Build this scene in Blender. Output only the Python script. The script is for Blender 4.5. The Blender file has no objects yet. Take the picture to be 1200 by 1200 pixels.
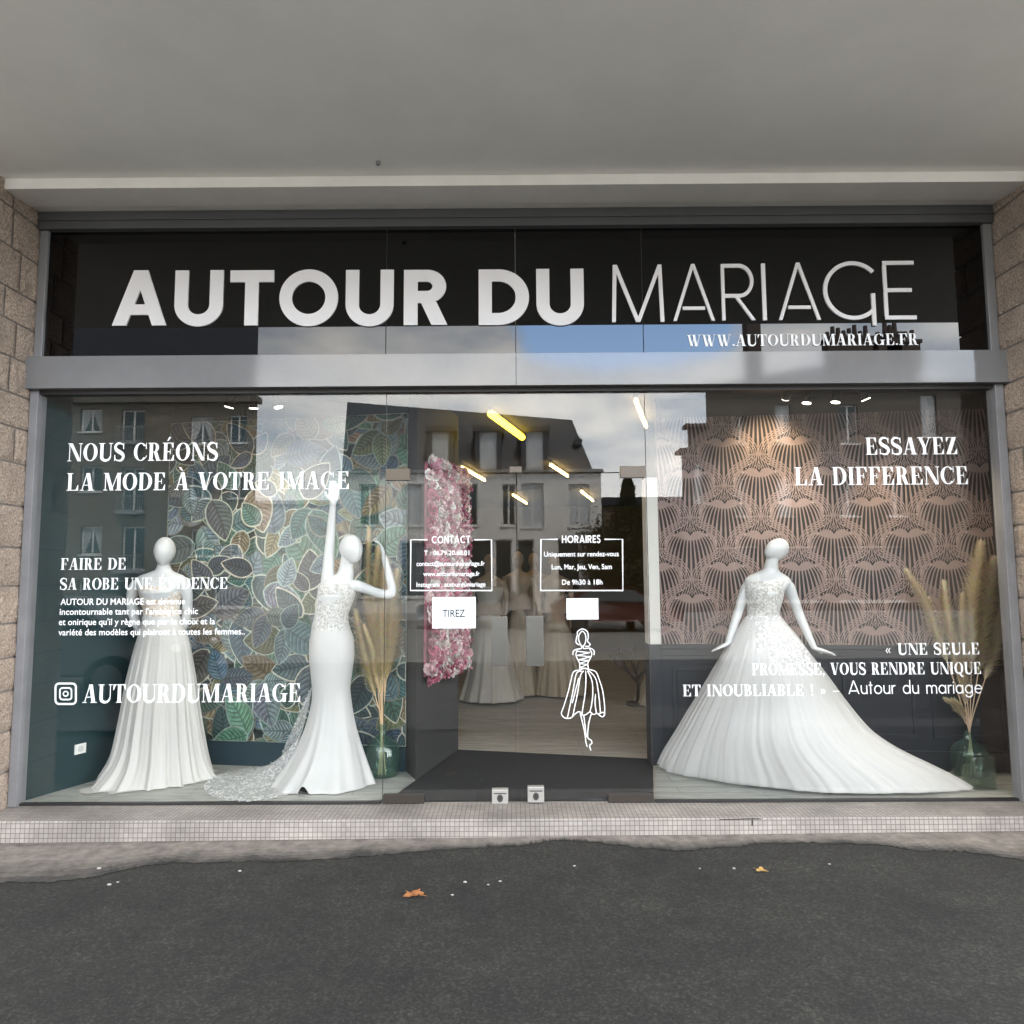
import bpy, math, random
from mathutils import Vector, Matrix, Euler
random.seed(7)
PI = math.pi
S = bpy.context.scene
COL = S.collection
R_ = math.radians

# ------------------------------------------------------------------ camera
F, PITCH, YAW, ROLL, CD, EYE = 850.0, 0.09123, -0.0032, -0.00582, 4.82806, 1.6

def ray(px, py):
    u, v = px - 600, py - 600
    cr, sr = math.cos(ROLL), math.sin(ROLL)
    u, v = u * cr + v * sr, -u * sr + v * cr
    x, yy, zz = u / F, 1.0, -v / F
    cp, sp = math.cos(PITCH), math.sin(PITCH)
    y = yy * cp - zz * sp
    z = yy * sp + zz * cp
    cy, sy = math.cos(YAW), math.sin(YAW)
    return Vector((x * cy + y * sy, -x * sy + y * cy, z))

def P(px, py, Y):                       # pixel -> point on the plane at depth Y
    d = ray(px, py); t = (Y + CD) / d.y
    return Vector((d.x * t, Y, EYE + d.z * t))
def PZ(px, py, z):                      # pixel -> point on a level plane
    d = ray(px, py); t = (z - EYE) / d.z
    return Vector((d.x * t, d.y * t - CD, z))
def PW(px, py, A, B):                   # pixel -> point on the vertical plane through A and B
    d = ray(px, py); n = Vector((-(B.y - A.y), B.x - A.x, 0))
    o = Vector((0, -CD, EYE)); t = (Vector((A.x, A.y, 0)) - Vector((0, -CD, 0))).dot(n) / d.dot(n)
    return o + d * t
def RF(px, py, Yt):                     # something across the street, seen mirrored in the shop glass
    p = P(px, py, Yt - CD)
    return Vector((p.x, -(Yt - CD), p.z))

cam = bpy.data.cameras.new('Camera'); camo = bpy.data.objects.new('Camera', cam); COL.objects.link(camo)
fw = ray(600, 600); rt = ray(600 + F, 600) - fw; dn = ray(600, 600 + F) - fw
M = Matrix((rt.normalized(), (-dn).normalized(), (-fw).normalized())).transposed().to_4x4()
M.translation = Vector((0, -CD, EYE)); camo.matrix_world = M
cam.sensor_width = 36; cam.lens = F / 1200 * 36; cam.clip_start = 0.05; cam.clip_end = 1000
S.camera = camo
S.view_settings.view_transform = 'Standard'; S.view_settings.look = 'None'; S.view_settings.gamma = 1
S.view_settings.exposure = 0.96
S.view_settings.use_curve_mapping = False
S.cycles.transparent_max_bounces = 32; S.cycles.max_bounces = 8; S.cycles.diffuse_bounces = 4
S.cycles.caustics_reflective = False; S.cycles.caustics_refractive = False

# ------------------------------------------------------------------ sky and sun
SUN_EL, SUN_AZ = R_(58), R_(18)         # the sun stands behind the shop, to the right
w = bpy.data.worlds.new('World'); S.world = w; w.use_nodes = True
nt = w.node_tree; nt.nodes.clear()
def wn(t, **k):
    n = nt.nodes.new(t)
    for a, b in k.items(): setattr(n, a, b)
    return n
out = wn('ShaderNodeOutputWorld'); bg = wn('ShaderNodeBackground'); bg.inputs[1].default_value = 0.15
sky = wn('ShaderNodeTexSky', sky_type='NISHITA', sun_disc=False, sun_elevation=SUN_EL, sun_rotation=SUN_AZ)
tc = wn('ShaderNodeTexCoord')
mp = wn('ShaderNodeMapping'); mp.inputs['Scale'].default_value = (1, 1, 2.6); mp.inputs['Location'].default_value = (0.35, 0.1, 0)
n1 = wn('ShaderNodeTexNoise'); n1.inputs['Scale'].default_value = 3.2; n1.inputs['Detail'].default_value = 5; n1.inputs['Roughness'].default_value = 0.55; n1.inputs['Distortion'].default_value = 0.3
n2 = wn('ShaderNodeTexNoise'); n2.inputs['Scale'].default_value = 5.5; n2.inputs['Detail'].default_value = 5; n2.inputs['Roughness'].default_value = 0.5
nt.links.new(tc.outputs['Generated'], mp.inputs[0]); nt.links.new(mp.outputs[0], n1.inputs[0]); nt.links.new(mp.outputs[0], n2.inputs[0])
# a hole in the cloud deck, low over the houses across the street
hole = Vector((math.sin(R_(10)) , -math.cos(R_(10)), math.tan(R_(19.5)))).normalized(); hole.z *= 2.4
vd = wn('ShaderNodeVectorMath', operation='DISTANCE'); vd.inputs[1].default_value = hole
hs = wn('ShaderNodeVectorMath', operation='MULTIPLY'); hs.inputs[1].default_value = (1, 1, 2.4); nt.links.new(tc.outputs['Generated'], hs.inputs[0]); nt.links.new(hs.outputs[0], vd.inputs[0])
hm = wn('ShaderNodeMapRange'); hm.inputs[1].default_value = 0.06; hm.inputs[2].default_value = 0.20; hm.inputs[3].default_value = -0.30; hm.inputs[4].default_value = 0.24
nt.links.new(vd.outputs['Value'], hm.inputs[0])
ad = wn('ShaderNodeMath', operation='ADD'); nt.links.new(n1.outputs[0], ad.inputs[0]); nt.links.new(hm.outputs[0], ad.inputs[1])
cm = wn('ShaderNodeMapRange', interpolation_type='SMOOTHSTEP'); cm.inputs[1].default_value = 0.44; cm.inputs[2].default_value = 0.60
nt.links.new(ad.outputs[0], cm.inputs[0])
cr = wn('ShaderNodeValToRGB'); el = cr.color_ramp.elements
el[0].position = 0.36; el[0].color = (13.0, 14.6, 16.8, 1); el[1].position = 0.66; el[1].color = (30, 29, 27.3, 1)
nt.links.new(n2.outputs[0], cr.inputs[0])
mx = wn('ShaderNodeMix', data_type='RGBA'); sk2 = wn('ShaderNodeVectorMath', operation='SCALE'); sk2.inputs['Scale'].default_value = 10.0
nt.links.new(sky.outputs[0], sk2.inputs[0])
sx_ = wn('ShaderNodeSeparateXYZ'); nt.links.new(tc.outputs['Generated'], sx_.inputs[0])
em = wn('ShaderNodeMapRange'); em.inputs[1].default_value = 0.30; em.inputs[2].default_value = 0.80; em.inputs[3].default_value = 1.0; em.inputs[4].default_value = 0.22
nt.links.new(sx_.outputs[2], em.inputs[0])          # the deck is thick and dark overhead, bright towards the horizon
cs = wn('ShaderNodeVectorMath', operation='SCALE'); nt.links.new(cr.outputs[0], cs.inputs[0])
ex_ = wn('ShaderNodeMapRange'); ex_.inputs[1].default_value = -0.45; ex_.inputs[2].default_value = 0.55; ex_.inputs[3].default_value = 0.88; ex_.inputs[4].default_value = 1.55; nt.links.new(sx_.outputs[0], ex_.inputs[0])
ee = wn('ShaderNodeMath', operation='MULTIPLY'); nt.links.new(em.outputs[0], ee.inputs[0]); nt.links.new(ex_.outputs[0], ee.inputs[1]); nt.links.new(ee.outputs[0], cs.inputs['Scale'])
nt.links.new(cm.outputs[0], mx.inputs[0]); nt.links.new(sk2.outputs[0], mx.inputs[6]); nt.links.new(cs.outputs[0], mx.inputs[7])
nt.links.new(mx.outputs[2], bg.inputs[0]); nt.links.new(bg.outputs[0], out.inputs[0])

sl = bpy.data.lights.new('Sun', 'SUN'); sl.energy = 5.0; sl.angle = R_(12); sl.color = (1, 0.95, 0.88)
so = bpy.data.objects.new('Sun', sl); COL.objects.link(so); so.location = (4, 20, 30)
sd = Vector((math.sin(SUN_AZ) * math.cos(SUN_EL), math.cos(SUN_AZ) * math.cos(SUN_EL), math.sin(SUN_EL)))
so.rotation_euler = sd.to_track_quat('Z', 'Y').to_euler()

# ------------------------------------------------------------------ materials
MATS = {}
def mat(name, col=(0.5, 0.5, 0.5), rough=0.6, metal=0.0, noise=None, bump=None, spec=0.5, coat=0.0, attr=False, trans=0.0):
    """principled; noise=(scale, amount, detail) multiplies the colour, bump=(scale, strength, distance)"""
    m = bpy.data.materials.new(name); m.use_nodes = True; t = m.node_tree; b = t.nodes['Principled BSDF']
    b.inputs['Base Color'].default_value = (*col, 1); b.inputs['Roughness'].default_value = rough
    b.inputs['Metallic'].default_value = metal; b.inputs['Specular IOR Level'].default_value = spec
    b.inputs['Coat Weight'].default_value = coat; b.inputs['Coat Roughness'].default_value = 0.03
    tco = t.nodes.new('ShaderNodeTexCoord')
    src = None
    if attr:
        a = t.nodes.new('ShaderNodeVertexColor'); a.layer_name = 'Col'; src = a.outputs[0]
    if noise:
        n = t.nodes.new('ShaderNodeTexNoise'); n.inputs['Scale'].default_value = noise[0]; n.inputs['Detail'].default_value = noise[2] if len(noise) > 2 else 6
        n.inputs['Roughness'].default_value = 0.65
        t.links.new(tco.outputs['Object'], n.inputs[0])
        r = t.nodes.new('ShaderNodeMapRange'); r.inputs[1].default_value = 0.3; r.inputs[2].default_value = 0.7
        r.inputs[3].default_value = 1 - noise[1]; r.inputs[4].default_value = 1 + noise[1]
        t.links.new(n.outputs[0], r.inputs[0])
        v = t.nodes.new('ShaderNodeVectorMath'); v.operation = 'SCALE'
        if src is None: v.inputs[0].default_value = col
        else: t.links.new(src, v.inputs[0])
        t.links.new(r.outputs[0], v.inputs['Scale']); src = v.outputs[0]
    if src is not None: t.links.new(src, b.inputs['Base Color'])
    if bump:
        n = t.nodes.new('ShaderNodeTexNoise'); n.inputs['Scale'].default_value = bump[0]; n.inputs['Detail'].default_value = 6
        t.links.new(tco.outputs['Object'], n.inputs[0])
        bp = t.nodes.new('ShaderNodeBump'); bp.inputs['Strength'].default_value = bump[1]; bp.inputs['Distance'].default_value = bump[2]
        t.links.new(n.outputs[0], bp.inputs['Height']); t.links.new(bp.outputs[0], b.inputs['Normal'])
    MATS[name] = m
    return m
def emit(name, col, s):
    m = mat(name, (0.8, 0.8, 0.8)); b = m.node_tree.nodes['Principled BSDF']
    b.inputs['Emission Color'].default_value = (*col, 1); b.inputs['Emission Strength'].default_value = s
    return m
def glass(name, tint=(0.97, 0.985, 0.98), f0=0.055, body=None, body_amt=0.0):
    """window glass: clear straight-through light plus a mirror reflection that follows Schlick's law on both faces"""
    m = bpy.data.materials.new(name); m.use_nodes = True; t = m.node_tree; t.nodes.clear()
    o = t.nodes.new('ShaderNodeOutputMaterial')
    tr = t.nodes.new('ShaderNodeBsdfTransparent'); tr.inputs[0].default_value = (*tint, 1)
    gl = t.nodes.new('ShaderNodeBsdfGlossy'); gl.inputs['Roughness'].default_value = 0.0; gl.inputs[0].default_value = (1, 1, 1, 1)
    ge = t.nodes.new('ShaderNodeNewGeometry')
    d = t.nodes.new('ShaderNodeVectorMath'); d.operation = 'DOT_PRODUCT'
    t.links.new(ge.outputs['Normal'], d.inputs[0]); t.links.new(ge.outputs['Incoming'], d.inputs[1])
    ab = t.nodes.new('ShaderNodeMath'); ab.operation = 'ABSOLUTE'; t.links.new(d.outputs['Value'], ab.inputs[0])
    om = t.nodes.new('ShaderNodeMath'); om.operation = 'SUBTRACT'; om.inputs[0].default_value = 1; t.links.new(ab.outputs[0], om.inputs[1])
    pw = t.nodes.new('ShaderNodeMath'); pw.operation = 'POWER'; pw.inputs[1].default_value = 5; t.links.new(om.outputs[0], pw.inputs[0])
    ma = t.nodes.new('ShaderNodeMath'); ma.operation = 'MULTIPLY_ADD'; ma.inputs[1].default_value = 1 - f0; ma.inputs[2].default_value = f0
    t.links.new(pw.outputs[0], ma.inputs[0])
    base = tr.outputs[0]
    if body:
        df = t.nodes.new('ShaderNodeBsdfDiffuse'); df.inputs[0].default_value = (*body, 1)
        mb = t.nodes.new('ShaderNodeMixShader'); mb.inputs[0].default_value = body_amt
        t.links.new(tr.outputs[0], mb.inputs[1]); t.links.new(df.outputs[0], mb.inputs[2]); base = mb.outputs[0]
    x = t.nodes.new('ShaderNodeMixShader'); t.links.new(ma.outputs[0], x.inputs[0]); t.links.new(base, x.inputs[1]); t.links.new(gl.outputs[0], x.inputs[2])
    t.links.new(x.outputs[0], o.inputs[0]); MATS[name] = m
    return m
def sheer(name, col, alpha, lace=None, rough=0.8):
    """thin net: part cloth, part clear; lace=(scale, threshold) thickens it in blossom-like spots"""
    m = bpy.data.materials.new(name); m.use_nodes = True; t = m.node_tree; b = t.nodes['Principled BSDF']
    b.inputs['Base Color'].default_value = (*col, 1); b.inputs['Roughness'].default_value = rough
    b.inputs['Specular IOR Level'].default_value = 0.2
    o = t.nodes['Material Output']
    tr = t.nodes.new('ShaderNodeBsdfTransparent'); x = t.nodes.new('ShaderNodeMixShader')
    x.inputs[0].default_value = alpha
    if lace:
        tco = t.nodes.new('ShaderNodeTexCoord')
        n = t.nodes.new('ShaderNodeTexNoise'); n.inputs['Scale'].default_value = lace[0]; n.inputs['Detail'].default_value = 3; n.inputs['Distortion'].default_value = 1.5
        t.links.new(tco.outputs['Object'], n.inputs[0])
        r = t.nodes.new('ShaderNodeMapRange'); r.inputs[1].default_value = lace[1] - 0.03; r.inputs[2].default_value = lace[1] + 0.03
        r.inputs[3].default_value = alpha; r.inputs[4].default_value = min(1, lace[2])
        t.links.new(n.outputs[0], r.inputs[0]); t.links.new(r.outputs[0], x.inputs[0])
    t.links.new(tr.outputs[0], x.inputs[1]); t.links.new(b.outputs[0], x.inputs[2]); t.links.new(x.outputs[0], o.inputs[0])
    MATS[name] = m
    return m

mat('soffit', (0.88, 0.88, 0.835), 0.8, noise=(1.3, 0.05, 8), bump=(60, 0.12, 0.003))
mat('soffit_trim', (0.87, 0.85, 0.81), 0.8, noise=(3, 0.06, 8), bump=(50, 0.12, 0.003))
mat('render_wall', (0.5, 0.48, 0.44), 0.85, noise=(2, 0.05))
mat('frame_dark', (0.075, 0.077, 0.08), 0.45, noise=(6, 0.08))
mat('frame_grey', (0.22, 0.22, 0.225), 0.3, noise=(4, 0.04))
mat('frame_jamb', (0.22, 0.22, 0.23), 0.4, noise=(5, 0.14, 9))
mat('frame_black', (0.02, 0.018, 0.018), 0.5)
mat('beam_paint', (0.18, 0.18, 0.182), 0.06, spec=0.45, noise=(2.2, 0.10, 9))
mat('steel', (0.22, 0.22, 0.21), 0.26, metal=1.0, noise=(30, 0.05))
mat('steel_pale', (0.62, 0.60, 0.57), 0.35, metal=0.7)
mat('bronze', (0.05, 0.042, 0.035), 0.4, metal=0.3)
mat('patch_metal', (0.10, 0.085, 0.07), 0.3, metal=0.9)
mat('letter', (0.72, 0.71, 0.72), 0.5, noise=(2.0, 0.03))
mat('vinyl', (0.86, 0.87, 0.88), 0.5)
mat('ink', (0.02, 0.02, 0.025), 0.6)
mat('paper', (0.80, 0.86, 0.90), 0.7)
mat('teal_wall', (0.006, 0.030, 0.036), 0.75, noise=(2, 0.06))
mat('teal_skirting', (0.012, 0.038, 0.052), 0.6, noise=(2, 0.06))
mat('navy', (0.011, 0.014, 0.021), 0.5, noise=(3, 0.06))
mat('white_wall', (0.62, 0.61, 0.57), 0.8)
mat('dark_grey_wall', (0.035, 0.036, 0.035), 0.8, noise=(2, 0.06))
mat('brown_wall', (0.14, 0.105, 0.075), 0.85, noise=(1, 0.1))
mat('dark_ceiling', (0.045, 0.042, 0.04), 0.9)
mat('mat_fibre', (0.016, 0.016, 0.018), 1.0, noise=(220, 0.35, 3), bump=(300, 0.6, 0.004))
mat('print', (0.5, 0.5, 0.5), 0.85, attr=True, noise=(22, 0.42, 8))
mat('print_fine', (0.5, 0.5, 0.5), 0.8, attr=True, noise=(30, 0.06, 4))
mat('coloured', (0.5, 0.5, 0.5), 0.85, attr=True)
mat('mannequin', (0.60, 0.615, 0.62), 0.28, spec=0.5)
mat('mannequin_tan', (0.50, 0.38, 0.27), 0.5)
mat('satin', (0.55, 0.55, 0.545), 0.42, noise=(3, 0.015), bump=(7, 0.10, 0.02))
mat('chiffon', (0.56, 0.55, 0.53), 0.75, noise=(4, 0.02), bump=(16, 0.10, 0.01))
mat('gown_dimlight_tan', (0.46, 0.38, 0.28), 0.7, noise=(5, 0.08))  # dim warm light inside the shop is put into this cloth colour
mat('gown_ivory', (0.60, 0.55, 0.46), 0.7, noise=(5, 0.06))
mat('skin_net', (0.80, 0.70, 0.58), 0.8, noise=(40, 0.12))
mat('pampas', (0.46, 0.34, 0.20), 0.95, attr=True)
mat('stem_dry', (0.42, 0.33, 0.16), 0.8)
mat('flower_back', (.45, .15, .2), .9)
mat('socket', (0.8, 0.8, 0.78), 0.3)
mat('plastic_black', (0.015, 0.015, 0.015), 0.4)
mat('lens', (0.9, 0.9, 0.9), 0.2)
mat('slate', (0.030, 0.034, 0.045), 0.55, noise=(3, 0.2, 8))
mat('house_grey', (0.60, 0.59, 0.575), 0.9, noise=(0.6, 0.08))
mat('house_stone_shaded', (0.11, 0.098, 0.085), 0.9, noise=(1.2, 0.12))  # darkened stone: the shade on the tall house is put into the colour
mat('house_brown', (0.15, 0.125, 0.10), 0.9, noise=(0.8, 0.1))
mat('shutter', (0.42, 0.44, 0.46), 0.7)
mat('white_frame', (0.6, 0.6, 0.58), 0.5)
mat('far_glass', (0.03, 0.045, 0.05), 0.1)
mat('curtain', (0.35, 0.36, 0.36), 0.9)
mat('chimney', (0.10, 0.08, 0.07), 0.9)
mat('bark', (0.05, 0.04, 0.03), 0.95)
mat('foliage', (0.03, 0.04, 0.02), 0.9, attr=True)
mat('road', (0.24, 0.236, 0.225), 0.9, noise=(40, 0.25, 8))
mat('bounce_slabs', (0.12, 0.116, 0.11), 0.9, noise=(5, 0.2, 8))
mat('kerb_stone', (0.30, 0.29, 0.28), 0.85, noise=(6, 0.15))
mat('car_dark', (0.03, 0.04, 0.045), 0.25, coat=0.6)
mat('car_red', (0.07, 0.012, 0.01), 0.3, coat=0.6)
mat('car_silver', (0.35, 0.36, 0.37), 0.3, metal=0.4, coat=0.5)
mat('tyre', (0.02, 0.02, 0.02), 0.9)
mat('dead_leaf', (0.34, 0.14, 0.05), 0.8, noise=(60, 0.3))
mat('dead_leaf_yellow', (0.50, 0.32, 0.10), 0.8, noise=(60, 0.3))
mat('pebble', (0.42, 0.40, 0.37), 0.8)
mat('wood_dark', (0.05, 0.03, 0.02), 0.6)
glass('window_glass', (0.975, 0.98, 0.975), 0.037)
glass('vase_green', (0.80, 0.90, 0.86), 0.05, (0.16, 0.30, 0.26), 0.07)
glass('vase_clear', (0.80, 0.86, 0.82), 0.06, (0.15, 0.2, 0.17), 0.06)
sheer('tulle', (0.86, 0.857, 0.85), 0.40)
sheer('tulle_lace', (0.80, 0.80, 0.81), 0.30, (38, 0.52, 0.9))
sheer('lace_train', (0.75, 0.76, 0.77), 0.38, (36, 0.54, 0.72))
emit('tube_yellow', (1.0, 0.66, 0.03), 6.0)
emit('tube_warm', (1.0, 0.66, 0.22), 11.0)
emit('spot_glow', (1.0, 0.93, 0.8), 6.0)

# black gloss of the sign: the same mirror law over a black backing
def gloss_black(name):
    m = mat(name, (0.001, 0.001, 0.0012), 0.0, spec=0.52); return m
gloss_black('sign_black')

def special_mats():
    # asphalt: worn, speckled
    m = mat('asphalt', (0.06, 0.06, 0.058), 0.92); t = m.node_tree; b = t.nodes['Principled BSDF']; tco = t.nodes.new('ShaderNodeTexCoord')
    def nz(sc, de=6, ro=0.6):
        n = t.nodes.new('ShaderNodeTexNoise'); n.inputs['Scale'].default_value = sc; n.inputs['Detail'].default_value = de; n.inputs['Roughness'].default_value = ro
        t.links.new(tco.outputs['Object'], n.inputs[0]); return n
    big, mid, fine = nz(1.7, 10, 0.72), nz(11, 8, 0.75), nz(48, 6, 0.85)
    vo = t.nodes.new('ShaderNodeTexVoronoi'); vo.inputs['Scale'].default_value = 60; t.links.new(tco.outputs['Object'], vo.inputs[0])
    sp = t.nodes.new('ShaderNodeMapRange'); sp.inputs[1].default_value = 0.10; sp.inputs[2].default_value = 0.0; sp.inputs[3].default_value = 0; sp.inputs[4].default_value = 0.09
    t.links.new(vo.outputs['Distance'], sp.inputs[0])
    c = t.nodes.new('ShaderNodeValToRGB'); c.color_ramp.elements[0].position = 0.3; c.color_ramp.elements[0].color = (0.013, 0.013, 0.0132, 1)
    c.color_ramp.elements[1].position = 0.72; c.color_ramp.elements[1].color = (0.036, 0.0355, 0.030, 1)
    t.links.new(big.outputs[0], c.inputs[0])
    f = t.nodes.new('ShaderNodeMapRange'); f.inputs[1].default_value = 0.3; f.inputs[2].default_value = 0.7; f.inputs[3].default_value = 0.55; f.inputs[4].default_value = 1.4
    t.links.new(fine.outputs[0], f.inputs[0])
    f2 = t.nodes.new('ShaderNodeMapRange'); f2.inputs[1].default_value = 0.3; f2.inputs[2].default_value = 0.7; f2.inputs[3].default_value = 0.78; f2.inputs[4].default_value = 1.22
    t.links.new(mid.outputs[0], f2.inputs[0])
    vg = t.nodes.new('ShaderNodeTexVoronoi'); vg.inputs['Scale'].default_value = 105; t.links.new(tco.outputs['Object'], vg.inputs[0])
    vs = t.nodes.new('ShaderNodeSeparateColor'); t.links.new(vg.outputs['Color'], vs.inputs[0])
    pv = t.nodes.new('ShaderNodeMath'); pv.operation = 'POWER'; pv.inputs[1].default_value = 3.0; t.links.new(vs.outputs[0], pv.inputs[0])
    rv = t.nodes.new('ShaderNodeMapRange'); rv.inputs[3].default_value = 0.74; rv.inputs[4].default_value = 1.9; t.links.new(pv.outputs[0], rv.inputs[0])
    m0 = t.nodes.new('ShaderNodeMath'); m0.operation = 'MULTIPLY'; t.links.new(f.outputs[0], m0.inputs[0]); t.links.new(rv.outputs[0], m0.inputs[1])
    mm = t.nodes.new('ShaderNodeMath'); mm.operation = 'MULTIPLY'; t.links.new(m0.outputs[0], mm.inputs[0]); t.links.new(f2.outputs[0], mm.inputs[1])
    v = t.nodes.new('ShaderNodeVectorMath'); v.operation = 'SCALE'; t.links.new(c.outputs[0], v.inputs[0]); t.links.new(mm.outputs[0], v.inputs['Scale'])
    va = t.nodes.new('ShaderNodeVectorMath'); va.operation = 'ADD'; t.links.new(v.outputs[0], va.inputs[0])
    cb = t.nodes.new('ShaderNodeCombineXYZ')
    for i in range(3): t.links.new(sp.outputs[0], cb.inputs[i])
    t.links.new(cb.outputs[0], va.inputs[1]); t.links.new(va.outputs[0], b.inputs['Base Color'])
    bp = t.nodes.new('ShaderNodeBump'); bp.inputs['Strength'].default_value = 0.7; bp.inputs['Distance'].default_value = 0.006
    t.links.new(fine.outputs[0], bp.inputs['Height']); t.links.new(bp.outputs[0], b.inputs['Normal'])
    # old mortar strip along the step
    m = mat('mortar_strip', (0.24, 0.215, 0.20), 0.95, attr=True, noise=(13, 0.40, 12), bump=(70, 0.5, 0.006)); mat('mortar_joint', (0.24, 0.215, 0.20), 0.95)
    # mosaic of small tiles; works on the tread (x, y) and the riser (x, z)
    m = mat('mosaic', (0.5, 0.45, 0.42), 0.6); t = m.node_tree; b = t.nodes['Principled BSDF']; tco = t.nodes.new('ShaderNodeTexCoord')
    s = t.nodes.new('ShaderNodeSeparateXYZ'); t.links.new(tco.outputs['Object'], s.inputs[0])
    yz = t.nodes.new('ShaderNodeMath'); yz.operation = 'ADD'; t.links.new(s.outputs[1], yz.inputs[0]); t.links.new(s.outputs[2], yz.inputs[1])
    cb = t.nodes.new('ShaderNodeCombineXYZ'); t.links.new(s.outputs[0], cb.inputs[0]); t.links.new(yz.outputs[0], cb.inputs[1])
    br = t.nodes.new('ShaderNodeTexBrick'); br.offset = 0; br.squash = 1
    br.inputs['Scale'].default_value = 1; br.inputs['Brick Width'].default_value = 0.0285; br.inputs['Row Height'].default_value = 0.0285; br.inputs['Mortar Size'].default_value = 0.0022
    br.inputs['Mortar Smooth'].default_value = 0.1; br.inputs['Bias'].default_value = 0
    br.inputs['Color1'].default_value = (0.38, 0.345, 0.315, 1); br.inputs['Color2'].default_value = (0.46, 0.425, 0.39, 1); br.inputs['Mortar'].default_value = (0.19, 0.165, 0.148, 1)
    t.links.new(cb.outputs[0], br.inputs[0])
    n = t.nodes.new('ShaderNodeTexNoise'); n.inputs['Scale'].default_value = 2.5; n.inputs['Detail'].default_value = 8; t.links.new(tco.outputs['Object'], n.inputs[0])
    r = t.nodes.new('ShaderNodeMapRange'); r.inputs[1].default_value = 0.35; r.inputs[2].default_value = 0.7; r.inputs[3].default_value = 0.62; r.inputs[4].default_value = 1.08; t.links.new(n.outputs[0], r.inputs[0])
    v = t.nodes.new('ShaderNodeVectorMath'); v.operation = 'SCALE'; t.links.new(br.outputs[0], v.inputs[0]); t.links.new(r.outputs[0], v.inputs['Scale']); t.links.new(v.outputs[0], b.inputs['Base Color'])
    bp = t.nodes.new('ShaderNodeBump'); bp.inputs['Strength'].default_value = 0.4; bp.inputs['Distance'].default_value = 0.002; bp.invert = True
    t.links.new(br.outputs['Fac'], bp.inputs['Height']); t.links.new(bp.outputs[0], b.inputs['Normal'])
    # pitted, rock-faced stone
    m = mat('stone', (0.3, 0.25, 0.2), 0.95); t = m.node_tree; b = t.nodes['Principled BSDF']; tco = t.nodes.new('ShaderNodeTexCoord')
    def nz2(sc, de=6):
        n = t.nodes.new('ShaderNodeTexNoise'); n.inputs['Scale'].default_value = sc; n.inputs['Detail'].default_value = de; n.inputs['Roughness'].default_value = 0.7
        t.links.new(tco.outputs['Object'], n.inputs[0]); return n
    a, bb, cc = nz2(75, 5), nz2(3, 6), nz2(28, 6)
    c = t.nodes.new('ShaderNodeValToRGB'); e = c.color_ramp.elements; e[0].position = 0.32; e[0].color = (0.20, 0.15, 0.115, 1); e[1].position = 0.68; e[1].color = (0.60, 0.49, 0.40, 1)
    t.links.new(a.outputs[0], c.inputs[0])
    r = t.nodes.new('ShaderNodeMapRange'); r.inputs[1].default_value = 0.3; r.inputs[2].default_value = 0.7; r.inputs[3].default_value = 0.8; r.inputs[4].default_value = 1.2; t.links.new(bb.outputs[0], r.inputs[0])
    v = t.nodes.new('ShaderNodeVectorMath'); v.operation = 'SCALE'; t.links.new(c.outputs[0], v.inputs[0]); t.links.new(r.outputs[0], v.inputs['Scale']); t.links.new(v.outputs[0], b.inputs['Base Color'])
    mh = t.nodes.new('ShaderNodeMath'); mh.operation = 'ADD'; t.links.new(a.outputs[0], mh.inputs[0]); t.links.new(cc.outputs[0], mh.inputs[1])
    bp = t.nodes.new('ShaderNodeBump'); bp.inputs['Strength'].default_value = 0.9; bp.inputs['Distance'].default_value = 0.012
    t.links.new(mh.outputs[0], bp.inputs['Height']); t.links.new(bp.outputs[0], b.inputs['Normal'])
    # floor boards
    for nm, c1, c2, wdt in (('boards_grey', (0.30, 0.31, 0.29), (0.42, 0.43, 0.40), 0.14), ('boards_tan', (0.42, 0.39, 0.345), (0.50, 0.46, 0.41), 0.2)):
        m = mat(nm, c1, 0.55); t = m.node_tree; b = t.nodes['Principled BSDF']; tco = t.nodes.new('ShaderNodeTexCoord')
        br = t.nodes.new('ShaderNodeTexBrick'); br.inputs['Scale'].default_value = 1; br.inputs['Brick Width'].default_value = 1.1; br.inputs['Row Height'].default_value = wdt
        br.inputs['Mortar Size'].default_value = 0.0018; br.inputs['Color1'].default_value = (*c1, 1); br.inputs['Color2'].default_value = (*c2, 1); br.inputs['Mortar'].default_value = (c1[0] * .4, c1[1] * .4, c1[2] * .4, 1)
        t.links.new(tco.outputs['Object'], br.inputs[0])
        mp = t.nodes.new('ShaderNodeMapping'); mp.inputs['Scale'].default_value = (3, 26, 10); t.links.new(tco.outputs['Object'], mp.inputs[0])
        n = t.nodes.new('ShaderNodeTexNoise'); n.inputs['Scale'].default_value = 1.6; n.inputs['Detail'].default_value = 8; n.inputs['Distortion'].default_value = 0.6; t.links.new(mp.outputs[0], n.inputs[0])
        r = t.nodes.new('ShaderNodeMapRange'); r.inputs[1].default_value = 0.3; r.inputs[2].default_value = 0.7; r.inputs[3].default_value = 0.72; r.inputs[4].default_value = 1.2; t.links.new(n.outputs[0], r.inputs[0])
        v = t.nodes.new('ShaderNodeVectorMath'); v.operation = 'SCALE'; t.links.new(br.outputs[0], v.inputs[0]); t.links.new(r.outputs[0], v.inputs['Scale']); t.links.new(v.outputs[0], b.inputs['Base Color'])
special_mats()
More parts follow.
